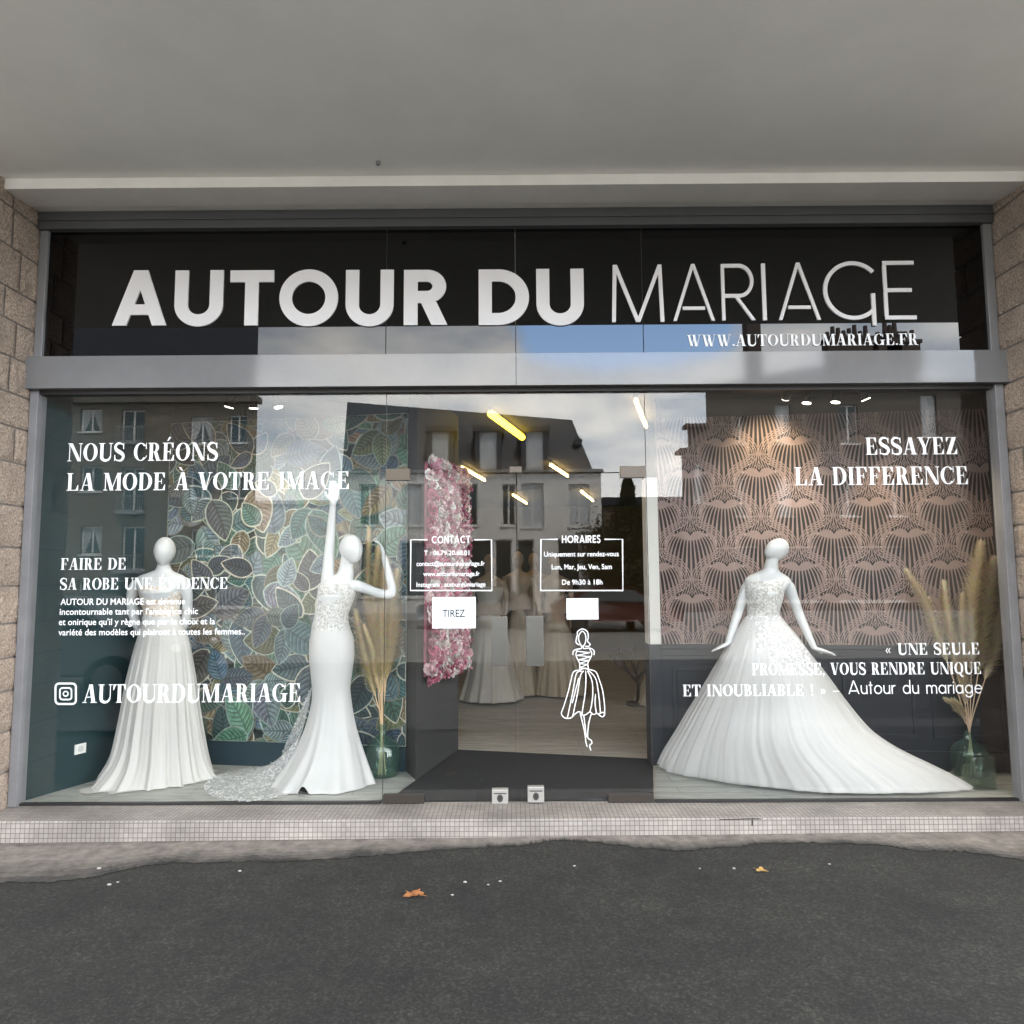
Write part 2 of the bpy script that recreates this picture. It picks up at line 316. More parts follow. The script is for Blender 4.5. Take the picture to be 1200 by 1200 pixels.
def lace_cloth(name, c_hi, c_lo, scale, thr):
    m = mat(name, c_hi, 0.7); t = m.node_tree; b = t.nodes['Principled BSDF']; tco = t.nodes.new('ShaderNodeTexCoord')
    n = t.nodes.new('ShaderNodeTexNoise'); n.inputs['Scale'].default_value = scale; n.inputs['Detail'].default_value = 3; n.inputs['Distortion'].default_value = 1.8
    t.links.new(tco.outputs['Object'], n.inputs[0])
    c = t.nodes.new('ShaderNodeValToRGB'); e = c.color_ramp.elements; e[0].position = thr - 0.05; e[0].color = (*c_lo, 1); e[1].position = thr + 0.05; e[1].color = (*c_hi, 1)
    t.links.new(n.outputs[0], c.inputs[0]); t.links.new(c.outputs[0], b.inputs['Base Color'])
    bp = t.nodes.new('ShaderNodeBump'); bp.inputs['Strength'].default_value = 0.6; bp.inputs['Distance'].default_value = 0.004
    t.links.new(n.outputs[0], bp.inputs['Height']); t.links.new(bp.outputs[0], b.inputs['Normal'])
lace_cloth('lace_bodice', (0.68, 0.68, 0.67), (0.40, 0.39, 0.37), 45, 0.5)
lace_cloth('lace_nude', (0.72, 0.72, 0.71), (0.62, 0.50, 0.39), 26, 0.52)

# ------------------------------------------------------------------ mesh builder
def tag(o, label=None, cat=None, group=None, kind=None):
    if label: o['label'] = label
    if cat: o['category'] = cat
    if group: o['group'] = group
    if kind: o['kind'] = kind
    return o
def rootloc(o):
    v = Vector((0, 0, 0))
    while o: v += o.location; o = o.parent
    return v
def thing(name, label, cat, loc=(0, 0, 0), group=None):
    o = bpy.data.objects.new(name, None); COL.objects.link(o); o.location = loc; o.empty_display_size = 0.1
    return tag(o, label, cat, group)
class G:
    def __init__(s): s.v = []; s.f = []; s.m = []; s.c = []
    def face(s, idx, m=0, c=None): s.f.append(tuple(idx)); s.m.append(m); s.c.append(c)
    def poly(s, pts, m=0, c=None):
        b = len(s.v); s.v += [tuple(p) for p in pts]; s.face(range(b, b + len(pts)), m, c)
    def box(s, x0, x1, y0, y1, z0, z1, m=0, c=None):
        b = len(s.v)
        s.v += [(x0, y0, z0), (x1, y0, z0), (x1, y1, z0), (x0, y1, z0), (x0, y0, z1), (x1, y0, z1), (x1, y1, z1), (x0, y1, z1)]
        for q in ((0, 3, 2, 1), (4, 5, 6, 7), (0, 1, 5, 4), (1, 2, 6, 5), (2, 3, 7, 6), (3, 0, 4, 7)): s.face([b + i for i in q], m, c)
    def prism(s, base, z0, z1, m=0, c=None):       # base: list of (x, y), counter-clockwise
        n = len(base); b = len(s.v)
        s.v += [(p[0], p[1], z0) for p in base] + [(p[0], p[1], z1) for p in base]
        s.face([b + i for i in reversed(range(n))], m, c); s.face([b + n + i for i in range(n)], m, c)
        for i in range(n): j = (i + 1) % n; s.face((b + i, b + j, b + n + j, b + n + i), m, c)
    def wallprism(s, A, B, th, z0, z1, m=0, c=None):   # slab of thickness th along A->B, on the left of the direction
        d = Vector((B.x - A.x, B.y - A.y, 0)).normalized(); n = Vector((-d.y, d.x, 0)) * th
        pts = [A, B, B + n, A + n]
        if th < 0: pts = [A + n, B + n, B, A]
        s.prism([(p.x, p.y) for p in pts], z0, z1, m, c)
    def rings(s, rs, m=0, cap=True, c=None, close=True):
        n = len(rs[0]); b = len(s.v)
        for r in rs: s.v += [tuple(p) for p in r]
        for k in range(len(rs) - 1):
            for i in range(n if close else n - 1):
                j = (i + 1) % n
                s.face((b + k * n + i, b + k * n + j, b + (k + 1) * n + j, b + (k + 1) * n + i), m, c)
        if cap:
            s.face([b + i for i in reversed(range(n))], m, c); e = b + (len(rs) - 1) * n; s.face([e + i for i in range(n)], m, c)
    def tube(s, pts, rad, n=8, m=0, c=None, flat=None):
        pts = [Vector(p) for p in pts]
        if not isinstance(rad, (list, tuple)): rad = [rad] * len(pts)
        rs = []; up = None
        for k, p in enumerate(pts):
            d = (pts[min(k + 1, len(pts) - 1)] - pts[max(k - 1, 0)]).normalized()
            if up is None:
                up = Vector((0, 0, 1)) if abs(d.z) < 0.9 else Vector((0, 1, 0))
            a = d.cross(up)
            if a.length < 1e-5: a = d.cross(Vector((1, 0, 0)))
            a.normalize(); b = a.cross(d).normalized(); up = b
            rs.append([p + a * math.cos(2 * PI * i / n) * rad[k] + b * math.sin(2 * PI * i / n) * rad[k] * (flat or 1) for i in range(n)])
        s.rings(rs, m, True, c)
    def ball(s, ctr, rx, ry, rz, nu=16, nv=10, m=0, rot=None, c=None):
        ctr = Vector(ctr); rs = []
        for j in range(1, nv):
            a = PI * j / nv; r = []
            for i in range(nu):
                t = 2 * PI * i / nu; q = Vector((rx * math.sin(a) * math.cos(t), ry * math.sin(a) * math.sin(t), -rz * math.cos(a)))
                if rot: q = rot @ q
                r.append(ctr + q)
            rs.append(r)
        s.rings(rs, m, True, c)
    def lathe(s, cx, cy, prof, n=40, m=0, cap=True):
        s.rings([[(cx + r * math.cos(2 * PI * i / n), cy + r * math.sin(2 * PI * i / n), z) for i in range(n)] for r, z in prof], m, cap)
    def build(s, name, mats, parent=None, smooth=False, bevel=0, label=None):
        if not isinstance(mats, (list, tuple)): mats = [mats]
        me = bpy.data.meshes.new(name)
        if parent: off = rootloc(parent)
        else:
            xs = [p[0] for p in s.v]; ys = [p[1] for p in s.v]; zs = [p[2] for p in s.v]
            off = Vector(((min(xs) + max(xs)) / 2, (min(ys) + max(ys)) / 2, min(zs)))
        me.from_pydata([(p[0] - off.x, p[1] - off.y, p[2] - off.z) for p in s.v], [], s.f)
        for m in mats: me.materials.append(MATS[m])
        me.polygons.foreach_set('material_index', s.m)
        if smooth: me.polygons.foreach_set('use_smooth', [True] * len(s.f))
        if any(c is not None for c in s.c):
            at = me.color_attributes.new('Col', 'FLOAT_COLOR', 'CORNER'); data = []
            for f, c in zip(s.f, s.c): data += list((*(c or (0.5, 0.5, 0.5)), 1)) * len(f)
            at.data.foreach_set('color', data)
        me.update()
        o = bpy.data.objects.new(name, me); COL.objects.link(o)
        if parent: o.parent = parent
        else: o.location = off
        if bevel:
            b = o.modifiers.new('bevel', 'BEVEL'); b.width = bevel; b.segments = 2; b.limit_method = 'ANGLE'
        if label: o['label'] = label
        return o
def kids(o): return [x for x in bpy.data.objects if x.parent == o]
def copy_tree(o, parent=None):
    c = o.copy(); COL.objects.link(c)
    if parent: c.parent = parent
    for ch in kids(o): copy_tree(ch, c)
    return c
def smooth_line(pts, n):
    pts = [Vector((*p, 0)) if len(p) == 2 else Vector(p) for p in pts]; out = []
    for i in range(len(pts) - 1):
        p0 = pts[max(i - 1, 0)]; p1 = pts[i]; p2 = pts[i + 1]; p3 = pts[min(i + 2, len(pts) - 1)]
        for k in range(n):
            t = k / n
            out.append(0.5 * ((2 * p1) + (p2 - p0) * t + (2 * p0 - 5 * p1 + 4 * p2 - p3) * t * t + (3 * p1 - p0 - 3 * p2 + p3) * t ** 3))
    out.append(pts[-1]); return out

#SECTION lettering

# ------------------------------------------------------------------ lettering (2-D outlines, cap height 1)
def rect(x0, y0, x1, y1): return [(x0, y0), (x1, y0), (x1, y1), (x0, y1)]
def para(xb, xt, w, y0=0, y1=1): return [(xb, y0), (xb + w, y0), (xt + w, y1), (xt, y1)]
def arc_strip(cx, cy, rx, ry, tx, ty, a0, a1, n=28):
    q = []
    for i in range(n):
        u, v = R_(a0 + (a1 - a0) * i / n), R_(a0 + (a1 - a0) * (i + 1) / n)
        q.append([(cx + rx * math.cos(u), cy + ry * math.sin(u)), (cx + rx * math.cos(v), cy + ry * math.sin(v)),
                  (cx + (rx - tx) * math.cos(v), cy + (ry - ty) * math.sin(v)), (cx + (rx - tx) * math.cos(u), cy + (ry - ty) * math.sin(u))])
    return q
def stroke(pts, wd):
    pts = [Vector((p[0], p[1])) for p in pts]; L, Rr = [], []
    for i, p in enumerate(pts):
        d = pts[min(i + 1, len(pts) - 1)] - pts[max(i - 1, 0)]
        n = Vector((-d.y, d.x)); n = n / (n.length or 1); ww = wd[i] if isinstance(wd, list) else wd
        L.append(p + n * ww / 2); Rr.append(p - n * ww / 2)
    return [[L[i], L[i + 1], Rr[i + 1], Rr[i]] for i in range(len(pts) - 1)]
T_, h_ = 0.19, 0.042
def didone(ch):
    T, h = T_, h_
    sf = lambda x0, x1, y: rect(x0, y, x1, y + h)
    if ch == 'A': return 0.84, [para(.09, .37, .055), para(.53, .34, .21), rect(.2, .29, .58, .29 + h), sf(.0, .24, 0), sf(.46, .83, 0)]
    if ch in 'BPR':
        g = [rect(.1, 0, .1 + T, 1), sf(.02, .36 if ch == 'B' else .38, 0), sf(.02, .36, 1 - h), sf(.2, .36, .47)]
        g += arc_strip(.36, .7325, .27 if ch != 'B' else .24, .2675, .18, h, -90, 90)
        if ch == 'B': g += arc_strip(.36, .2555, .30, .2555, .19, h, -90, 90); return 0.72, g
        if ch == 'P': return 0.68, g
        g += [para(.50, .34, .2, 0.03, .5), sf(.5, .80, 0)]; return 0.80, g
    if ch in 'CG':
        g = arc_strip(.42, .5, .40, .5, .19, h, 42, 318, 40)
        g += [rect(.715, .66, .75, 1), [(.715, .66), (.715, .86), (.64, .9), (.69, .84)]]
        if ch == 'C': g += [[(.70, .165), (.74, .3), (.77, .3), (.74, .165)]]; return 0.80, g
        g += [rect(.60, 0.0, .60 + T, .42), sf(.5, .88, .42)]; return 0.90, g
    if ch == 'D': return 0.84, [rect(.1, 0, .1 + T, 1), sf(.02, .38, 0), sf(.02, .38, 1 - h)] + arc_strip(.36, .5, .44, .5, .2, h, -90, 90)
    if ch in 'EFL':
        g = [rect(.1, 0, .1 + T, 1)]
        if ch in 'EF': g += [sf(.02, .64, 1 - h), [(.64, 1), (.64, .70), (.61, .70), (.50, 1 - h)], rect(.28, .48, .48, .48 + h), rect(.455, .36, .49, .64)]
        else: g += [sf(.02, .38, 1 - h)]
        if ch in 'EL': g += [sf(.02, .68, 0), [(.68, 0), (.68, .32), (.65, .32), (.53, h)]]
        else: g += [sf(.02, .38, 0)]
        return (0.74 if ch != 'F' else 0.70), g
    if ch == 'I': return 0.40, [rect(.1, 0, .1 + T, 1), sf(.02, .37, 0), sf(.02, .37, 1 - h)]
    if ch == 'M': return 1.06, [rect(.11, 0, .155, 1), para(.40, .09, .2), para(.46, .80, .05), rect(.80, 0, .80 + T, 1), sf(.02, .25, 0), sf(.70, 1.05, 0), sf(.02, .2, 1 - h), sf(.9, 1.05, 1 - h)]
    if ch == 'N': return 0.88, [rect(.11, 0, .155, 1), para(.61, .09, .2), rect(.74, 0, .785, 1), sf(.02, .25, 0), sf(.64, .87, 1 - h), sf(.02, .2, 1 - h)]
    if ch in 'OQ':
        g = arc_strip(.43, .5, .41, .5, .2, h, 0, 360, 48)
        if ch == 'Q': g += stroke(smooth_line([(.36, .16), (.48, .10), (.58, -.06), (.72, -.18), (.84, -.12)], 4), [.04 + .1 * math.sin(PI * i / 16) for i in range(17)])
        return 0.86, g
    if ch == 'S':
        c = smooth_line([(.575, .70), (.55, .88), (.40, .975), (.22, .96), (.105, .80), (.17, .62), (.35, .50), (.53, .37), (.575, .20), (.47, .045), (.30, .022), (.13, .09), (.085, .30)], 5)
        n = len(c); return 0.68, stroke(c, [h + .17 * math.exp(-((i / (n - 1) - .5) / .2) ** 2) + .05 * math.exp(-((i / (n - 1) - .22) / .1) ** 2) + .05 * math.exp(-((i / (n - 1) - .76) / .1) ** 2) for i in range(n)]) + [rect(.56, .66, .60, 1), rect(.06, 0, .10, .34)]
    if ch == 'T': return 0.76, [rect(.28, 0, .28 + T, 1), sf(.2, .55, 0), sf(.02, .73, 1 - h), [(.02, 1), (.02, .68), (.05, .68), (.16, 1 - h)], [(.73, 1), (.73, .68), (.70, .68), (.59, 1 - h)]]
    if ch == 'U':
        g = [rect(.1, .28, .1 + T, 1), rect(.69, .28, .735, 1), sf(.02, .37, 1 - h), sf(.60, .83, 1 - h)]
        q = smooth_line([(.195, .28), (.235, .12), (.42, .03), (.62, .10), (.7125, .28)], 6); n = len(q)
        return 0.84, g + stroke(q, [T * (1 - i / (n - 1)) ** .8 + .045 * (i / (n - 1)) + .01 for i in range(n)])
    if ch == 'V': return 0.82, [para(.31, .06, .21), para(.43, .67, .05), sf(.0, .36, 1 - h), sf(.58, .82, 1 - h)]
    if ch == 'W': return 1.16, [para(.28, .06, .19), para(.40, .55, .045), para(.63, .45, .19), para(.76, .98, .045), sf(.0, .34, 1 - h), sf(.88, 1.14, 1 - h), sf(.4, .7, 1 - h)]
    if ch == 'Y': return 0.82, [rect(.30, 0, .30 + T, .46), para(.30, .06, .2, .4, 1), para(.45, .68, .05, .42, 1), sf(.21, .58, 0), sf(.0, .34, 1 - h), sf(.58, .82, 1 - h)]
    if ch == 'Z': return 0.72, [para(.04, .42, .24), sf(.06, .66, 1 - h), sf(.04, .68, 0), [(.68, 0), (.68, .32), (.65, .32), (.5, h)], [(.06, 1), (.06, .7), (.09, .7), (.2, 1 - h)]]
    if ch == '.': return 0.26, arc_strip(.12, .08, .085, .085, .085, .085, 0, 360, 14)
    if ch == ',': return 0.28, arc_strip(.12, .08, .08, .08, .08, .08, 0, 360, 14) + [[(.2, .08), (.12, -.16), (.09, -.15), (.14, .03)]]
    if ch == '!': return 0.36, [[(.14, .3), (.2, .3), (.26, 1), (.08, 1)]] + arc_strip(.17, .08, .085, .085, .085, .085, 0, 360, 14)
    if ch in '«»':
        g = []
        for k in (0, .2):
            a = [(.05 + k, .36), (.2 + k, .58), (.25 + k, .58), (.14 + k, .36)]; b2 = [(.05 + k, .36), (.14 + k, .36), (.25 + k, .14), (.2 + k, .14)]
            if ch == '»': a = [(.5 - x, y) for x, y in a]; b2 = [(.5 - x, y) for x, y in b2]
            g += [a, b2]
        return 0.56, g
    if ch == '–': return 0.6, [rect(.05, .33, .55, .40)]
    if ch == 'É':
        wd, g = didone('E'); return wd, g + [[(.26, 1.1), (.34, 1.1), (.50, 1.32), (.38, 1.32)]]
    if ch == 'À':
        wd, g = didone('A'); return wd, g + [[(.46, 1.1), (.38, 1.1), (.20, 1.30), (.34, 1.30)]]
    return 0.42, []
def mono(ch, w):
    """geometric sans, one line weight w"""
    r = .5
    if ch == 'A': return .86, [para(0, .43 - w * .52, w * 1.04), para(.86 - w * 1.04, .43 - w * .52, w * 1.04), rect(.2, .19, .66, .19 + w * .88)]
    if ch == 'C': return .84, arc_strip(.5, .5, .5, .5, w, w, 48, 312, 36)
    if ch == 'O': return 1.0, arc_strip(.5, .5, .5, .5, w, w, 0, 360, 56)
    if ch == 'N': return .76, [rect(0, 0, w, 1), rect(.76 - w, 0, .76, 1), para(.76 - w * 1.3, 0, w * 1.3)]
    if ch == 'T': return .7, [rect(0, 1 - w, .7, 1), rect(.35 - w / 2, 0, .35 + w / 2, 1)]
    if ch == 'H': return .74, [rect(0, 0, w, 1), rect(.74 - w, 0, .74, 1), rect(0, .5 - w / 2, .74, .5 + w / 2)]
    if ch == 'I': return w, [rect(0, 0, w, 1)]
    if ch == 'E': return .56, [rect(0, 0, w, 1), rect(0, 1 - w, .56, 1), rect(0, .5 - w / 2, .5, .5 + w / 2), rect(0, 0, .56, w)]
    if ch == 'D': return .8, [rect(0, 0, w, 1), rect(0, 0, .32, w), rect(0, 1 - w, .32, 1)] + arc_strip(.32, .5, .5, .5, w, w, -90, 90)
    if ch == 'U': return .78, [rect(0, .36, w, 1), rect(.78 - w, .36, .78, 1)] + arc_strip(.39, .38, .39, .39, w, w, 180, 360)
    if ch == 'R': return .68, [rect(0, 0, w, 1), rect(0, 1 - w, .36, 1), rect(0, .4, .36, .4 + w)] + arc_strip(.36, .7, .3, .3, w, w, -90, 90) + [para(.68 - w * 1.15, .26, w * 1.15, 0, .42)]
    if ch == 'S': return .56, stroke(smooth_line([(.5, .82), (.4, .95), (.22, .95), (.08, .78), (.2, .58), (.4, .46), (.5, .24), (.36, .05), (.18, .05), (.05, .2)], 5), w)
    if ch == 'M': return .92, [para(0, .03, w), para(.46 - w * .55, .03, w * 1.1), para(.46 - w * .55, .89 - w, w * 1.1), para(.92 - w, .89 - w, w)]
    if ch == 'G': return .86, arc_strip(.5, .5, .5, .5, w, w, 42, 292, 40) + [rect(.72, .02, .72 + w, .42)]
    x = .68      # x-height
    if ch == 'a': return .62, arc_strip(.3, .32, .3, .33, w, w, 0, 360, 30) + [rect(.6 - w, 0, .6, .64)]
    if ch == 'd': return .62, arc_strip(.3, .32, .3, .33, w, w, 0, 360, 30) + [rect(.6 - w, 0, .6, 1.02)]
    if ch == 'o': return .62, arc_strip(.31, .32, .31, .33, w, w, 0, 360, 30)
    if ch == 'u': return .52, [rect(0, .25, w, .64), rect(.52 - w, 0, .52, .64)] + arc_strip(.26, .26, .26, .27, w, w, 180, 360, 16)
    if ch == 'm': return .84, [rect(0, 0, w, .64), rect(.42 - w / 2, 0, .42 + w / 2, .4), rect(.84 - w, 0, .84, .4)] + arc_strip(.21 + w / 4, .4, .21 + w / 4, .25, w, w, 0, 180, 14) + arc_strip(.63 - w / 4, .4, .21 + w / 4, .25, w, w, 0, 180, 14)
    if ch == 'r': return .3, [rect(0, 0, w, .64)] + arc_strip(.26, .36, .26, .29, w, w, 75, 180, 10)
    if ch == 'i': return w, [rect(0, 0, w, .64)] + arc_strip(w / 2, .82, w * .6, w * .6, w * .6, w * .6, 0, 360, 10)
    if ch == 't': return .3, [rect(.1, 0, .1 + w, .9), rect(0, .6, .3, .6 + w)]
    if ch == 'g': return .62, arc_strip(.3, .32, .3, .33, w, w, 0, 360, 30) + [rect(.6 - w, -.06, .6, .64)] + arc_strip(.3, -.04, .3, .26, w, w, 190, 360, 16)
    if ch == 'e': return .62, arc_strip(.31, .32, .31, .33, w, w, 0, 315, 28) + [rect(.02, .3, .6, .3 + w)]
    return .36, []
def compose(txt, fn, gap):
    x = 0; polys = []
    for ch in txt:
        a, g = fn(ch)
        polys += [[(p[0] + x, p[1]) for p in q] for q in g]; x += a + gap
    return x - gap, polys
def put(polys, W, px0, px1, pyt, pyb, Y, g, pyl=None, pyr=None):
    """lay outlines of width W and cap height 1 on the glass plane between the given photo columns and rows"""
    a = P(px0, (pyt + pyb) / 2, Y); b = P(px1, (pyt + pyb) / 2, Y); cx = (px0 + px1) / 2
    zt = P(cx, pyt, Y).z; zb = P(cx, pyb, Y).z
    sx = (b.x - a.x) / W; sz = zt - zb
    for k, q in enumerate(polys):
        g.poly([(a.x + p[0] * sx, Y - (k % 40) * 0.00002, zb + p[1] * sz) for p in q])
FONTC = {}
def builtin(txt, bold=False):
    """outlines of a line of plain sans text from the built-in font: (verts, faces, x0, x1, cap)"""
    cu = bpy.data.curves.new('tmp', 'FONT'); cu.body = txt; cu.size = 1; cu.resolution_u = 3
    if bold: cu.offset = 0.012
    o = bpy.data.objects.new('tmp', cu); COL.objects.link(o)
    dg = bpy.context.evaluated_depsgraph_get(); dg.update()
    me = bpy.data.meshes.new_from_object(o.evaluated_get(dg))
    v = [tuple(p.co) for p in me.vertices]; f = [tuple(p.vertices) for p in me.polygons]
    bpy.data.objects.remove(o); bpy.data.curves.remove(cu); bpy.data.meshes.remove(me)
    return v, f
def put_builtin(txt, px0, px1, pyt, pyb, Y, g, bold=False, cap=0.72):
    v, f = builtin(txt, bold); x0 = min(p[0] for p in v); x1 = max(p[0] for p in v)
    a = P(px0, (pyt + pyb) / 2, Y); b = P(px1, (pyt + pyb) / 2, Y); cx = (px0 + px1) / 2
    zt = P(cx, pyt, Y).z; zb = P(cx, pyb, Y).z; sx = (b.x - a.x) / (x1 - x0); sz = (zt - zb) / cap
    n = len(g.v); g.v += [(a.x + (p[0] - x0) * sx, Y, zb + p[1] * sz) for p in v]
    for q in f: g.face([n + i for i in q])
def line_on(pts, wpx, Y, g, closed=False):
    """drawn line through photo points on the glass"""
    q = [P(x, y, Y) for x, y in pts]; wd = wpx / 850 * (Y + CD)
    for k, s4 in enumerate(stroke([(p.x, p.z) for p in q], wd)):
        g.poly([(p[0], Y - (k % 30) * 0.00002, p[1]) for p in s4])

#SECTION setting
# ------------------------------------------------------------------ ground
XL, XR, ZG, ZB0, ZB1, ZS, ZT = -3.203, 3.230, 0.160, 2.882, 3.102, 4.007, 4.1215
J1, J2, JC = -0.861, 0.885, 0.0156
SF = -0.308                                    # front of the step
zl = P(20, 989, SF).z; zr = P(1180, 975, SF).z
def gz(x): 
    t = min(1, max(0, (x + 3) / 6)); return zl + (zr - zl) * t
g = G(); xs = [-60, -3, 3, 60]; ys = [-9.0, 12]
for i in range(3): g.poly([(xs[i], ys[0], gz(xs[i])), (xs[i + 1], ys[0], gz(xs[i + 1])), (xs[i + 1], -0.02, gz(xs[i + 1])), (xs[i], -0.02, gz(xs[i]))])
tag(g.build('pavement', 'asphalt'), kind='structure')
g = G(); g.poly([(-60, -8.99, .012), (60, -8.99, .012), (60, -2.75, zr + .004), (-60, -2.75, zr + .004)]); tag(g.build('bounce_pavement', 'bounce_slabs'), kind='structure')  # paler ground added behind the view to bounce light up to the soffit
g = G(); g.poly([(-150, -260, -.13), (150, -260, -.13), (150, -8.9, -.13), (-150, -8.9, -.13)]); tag(g.build('road', 'road'), kind='structure')
g = G()
g.box(-60, 60, -9.2, -9.0, -.14, .045); tag(g.build('kerb', 'kerb_stone'), kind='structure')
g = G(); g.box(-60, 60, -29.2, -23.0, -.14, .02); tag(g.build('opposite_pavement', 'kerb_stone'), kind='structure')
# worn strip of old mortar between the step and the asphalt
tr = [(-220, 1036), (0, 1030), (60, 1029), (110, 1024), (150, 1014), (190, 1009), (260, 1007), (330, 1007), (420, 1003), (480, 997), (560, 993), (615, 990), (640, 986), (662, 984), (690, 987), (760, 995), (800, 998), (850, 994), (900, 990), (960, 990), (1040, 994), (1075, 1000), (1130, 1001), (1200, 1012), (1420, 1020)]
g = G(); fr = []
for i in range(len(tr) - 1):
    for k in range(14):
        t = k / 14; fr.append((tr[i][0] + (tr[i + 1][0] - tr[i][0]) * t, tr[i][1] + (tr[i + 1][1] - tr[i][1]) * t + random.gauss(0, .8)))
from mathutils import noise as NZ
rows = []
for x, y in fr:
    p = PZ(x, y, .05); p.z = gz(p.x) + .004; q = Vector((p.x, SF + .02, gz(p.x) + .006)); lim = p.y - SF
    col_ = []
    for k in range(9):
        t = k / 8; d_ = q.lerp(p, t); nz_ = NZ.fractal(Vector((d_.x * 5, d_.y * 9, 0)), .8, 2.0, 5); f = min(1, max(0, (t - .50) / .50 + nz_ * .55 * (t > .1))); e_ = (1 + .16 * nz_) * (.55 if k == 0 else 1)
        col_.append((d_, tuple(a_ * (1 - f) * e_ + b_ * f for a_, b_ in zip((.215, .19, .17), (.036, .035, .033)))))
    rows.append(col_)
for r0, r1 in zip(rows[:-1], rows[1:]):
    for k in range(8): g.poly([r0[k][0], r0[k + 1][0], r1[k + 1][0], r1[k][0]], 0, tuple((r0[k][1][i] + r0[k + 1][1][i] + r1[k][1][i] + r1[k + 1][1][i]) / 4 for i in range(3)))
tag(g.build('mortar_edge', 'mortar_strip'), kind='structure')

# ------------------------------------------------------------------ the building that holds the shop
bld = thing('shop_building', 'building over the shop with rough stone pillars, pale grey soffit and tiled step', 'building', (0, 2, 0))
ZSOF, ZLIP = P(600, 205, -.39).z, P(600, 217, -.39).z
g = G(); g.box(-14, 14, -2.42, -.39, ZSOF, ZSOF + .2); g.build('soffit', 'soffit', bld)
g = G()
zc = P(600, 247, -.02).z
g.poly([(-14, -.39, ZLIP), (14, -.39, ZLIP), (14, -.14, zc - .012), (-14, -.14, zc - .012)][::-1])
g.poly([(-14, -.39, ZSOF + .01), (14, -.39, ZSOF + .01), (14, -.39, ZLIP), (-14, -.39, ZLIP)][::-1])
g.poly([(-14, -.14, zc - .012), (14, -.14, zc - .012), (14, -.14, zc), (-14, -.14, zc)][::-1])
g.poly([(-14, -.14, zc), (14, -.14, zc), (14, .1, zc), (-14, .1, zc)][::-1])
g.build('soffit_beam', 'soffit_trim', bld)
g = G(); g.box(-14, 14, -2.4, 12, ZSOF + .22, 7.6); g.build('sun_block_upper', 'render_wall', bld)  # unseen upper floors, added and sized to keep the sun off the forecourt
for mx_, my_, mr_ in ((372, 197, .007), (606, 199, .006), (641, 201, .005), (700, 194, .008), (712, 196, .006)):
    bx = P(mx_, my_, -.5); g = G(); g.lathe(bx.x, bx.y, [(.0, ZSOF - .004), (mr_, ZSOF - .003), (mr_ * 1.3, ZSOF)], 8); g.build('filler_spot', 'soffit_trim', bld)
g = G(); bx = P(443, 195, -.55)
g.lathe(bx.x, bx.y, [(.0, ZSOF - .02), (.012, ZSOF - .02), (.016, ZSOF)], 10); g.build('ceiling_bolt', 'frame_grey', bld)
# step
PX0, PX1 = -3.262, 3.292                        # inner faces of the pillars
g = G(); g.prism([(-4.2, SF), (4.2, SF), (4.2, .03), (-4.2, .03)], -.05, ZG - .004)
st = g.build('step', 'mosaic', bld, bevel=.004)
g = G(); a, b = P(843, 954.5, SF), P(892, 953, SF); c_ = P(881, 957, SF)
g.poly([(a.x, SF - .0015, ZG - .014), (b.x, SF - .0015, ZG - .012), (b.x, SF - .0015, ZG - .007), (c_.x, SF - .0015, ZG - .005), (a.x, SF - .0015, ZG - .009)]); g.poly([(c_.x - .004, SF - .0015, ZG - .05), (c_.x + .003, SF - .0015, ZG - .05), (c_.x + .005, SF - .0015, ZG - .0145), (c_.x - .002, SF - .0015, ZG - .0145)])
g.build('cracked_joint', 'frame_black', bld)
# pillars: courses of rock-faced blocks, mortar between
def pillar(side):
    g = G(); rnd = random.Random(5 + side); z = ZG - .002; x0, x1 = (PX0 - 1.6, PX0) if side < 0 else (PX1, PX1 + 1.6)
    core = G(); core.box(x0 + .02, x1 - .02, -.43, .048, -.05, ZSOF + .1)
    core.build('pillar_core', 'mortar_joint', bld)
    k = 0
    while z < ZSOF + .05:
        hgt = rnd.uniform(.2, .29); z1 = min(z + hgt, ZSOF + .15); ycuts = [-.45, .05] if rnd.random() < .4 else [-.45, rnd.uniform(-.33, -.12), .05]
        if k == 0: z0 = -.04
        else: z0 = z
        for a, b in zip(ycuts[:-1], ycuts[1:]):
            # a block: front, inner and side faces swell by a few millimetres in the middle
            na, nb = 8, 8; gap = .006
            def srf(fn):
                base = len(g.v)
                for i in range(na + 1):
                    for j in range(nb + 1):
                        u, v = i / na, j / nb
                        e = min(u, 1 - u, v, 1 - v); bul = (.010 * min(1, e / .14) + rnd.gauss(0, .0022) * (e > 0)) 
                        g.v.append(tuple(fn(u, v, bul)))
                for i in range(na):
                    for j in range(nb):
                        q = base + i * (nb + 1) + j
                        g.face((q, q + nb + 1, q + nb + 2, q + 1))
            X = x1 if side < 0 else x0; sg = 1 if side < 0 else -1
            srf(lambda u, v, w_: (X + sg * (w_ - .012), a + gap + (b - a - 2 * gap) * u, z0 + gap + (z1 - z0 - 2 * gap) * v))
            if a == -.45:
                srf(lambda u, v, w_: (x0 + (x1 - x0) * u - sg * 0.008, -.45 - w_ + .012, z0 + gap + (z1 - z0 - 2 * gap) * v))
        z = z1; k += 1
    g.build('stone_pillar', 'stone', bld)
pillar(-1); pillar(1)

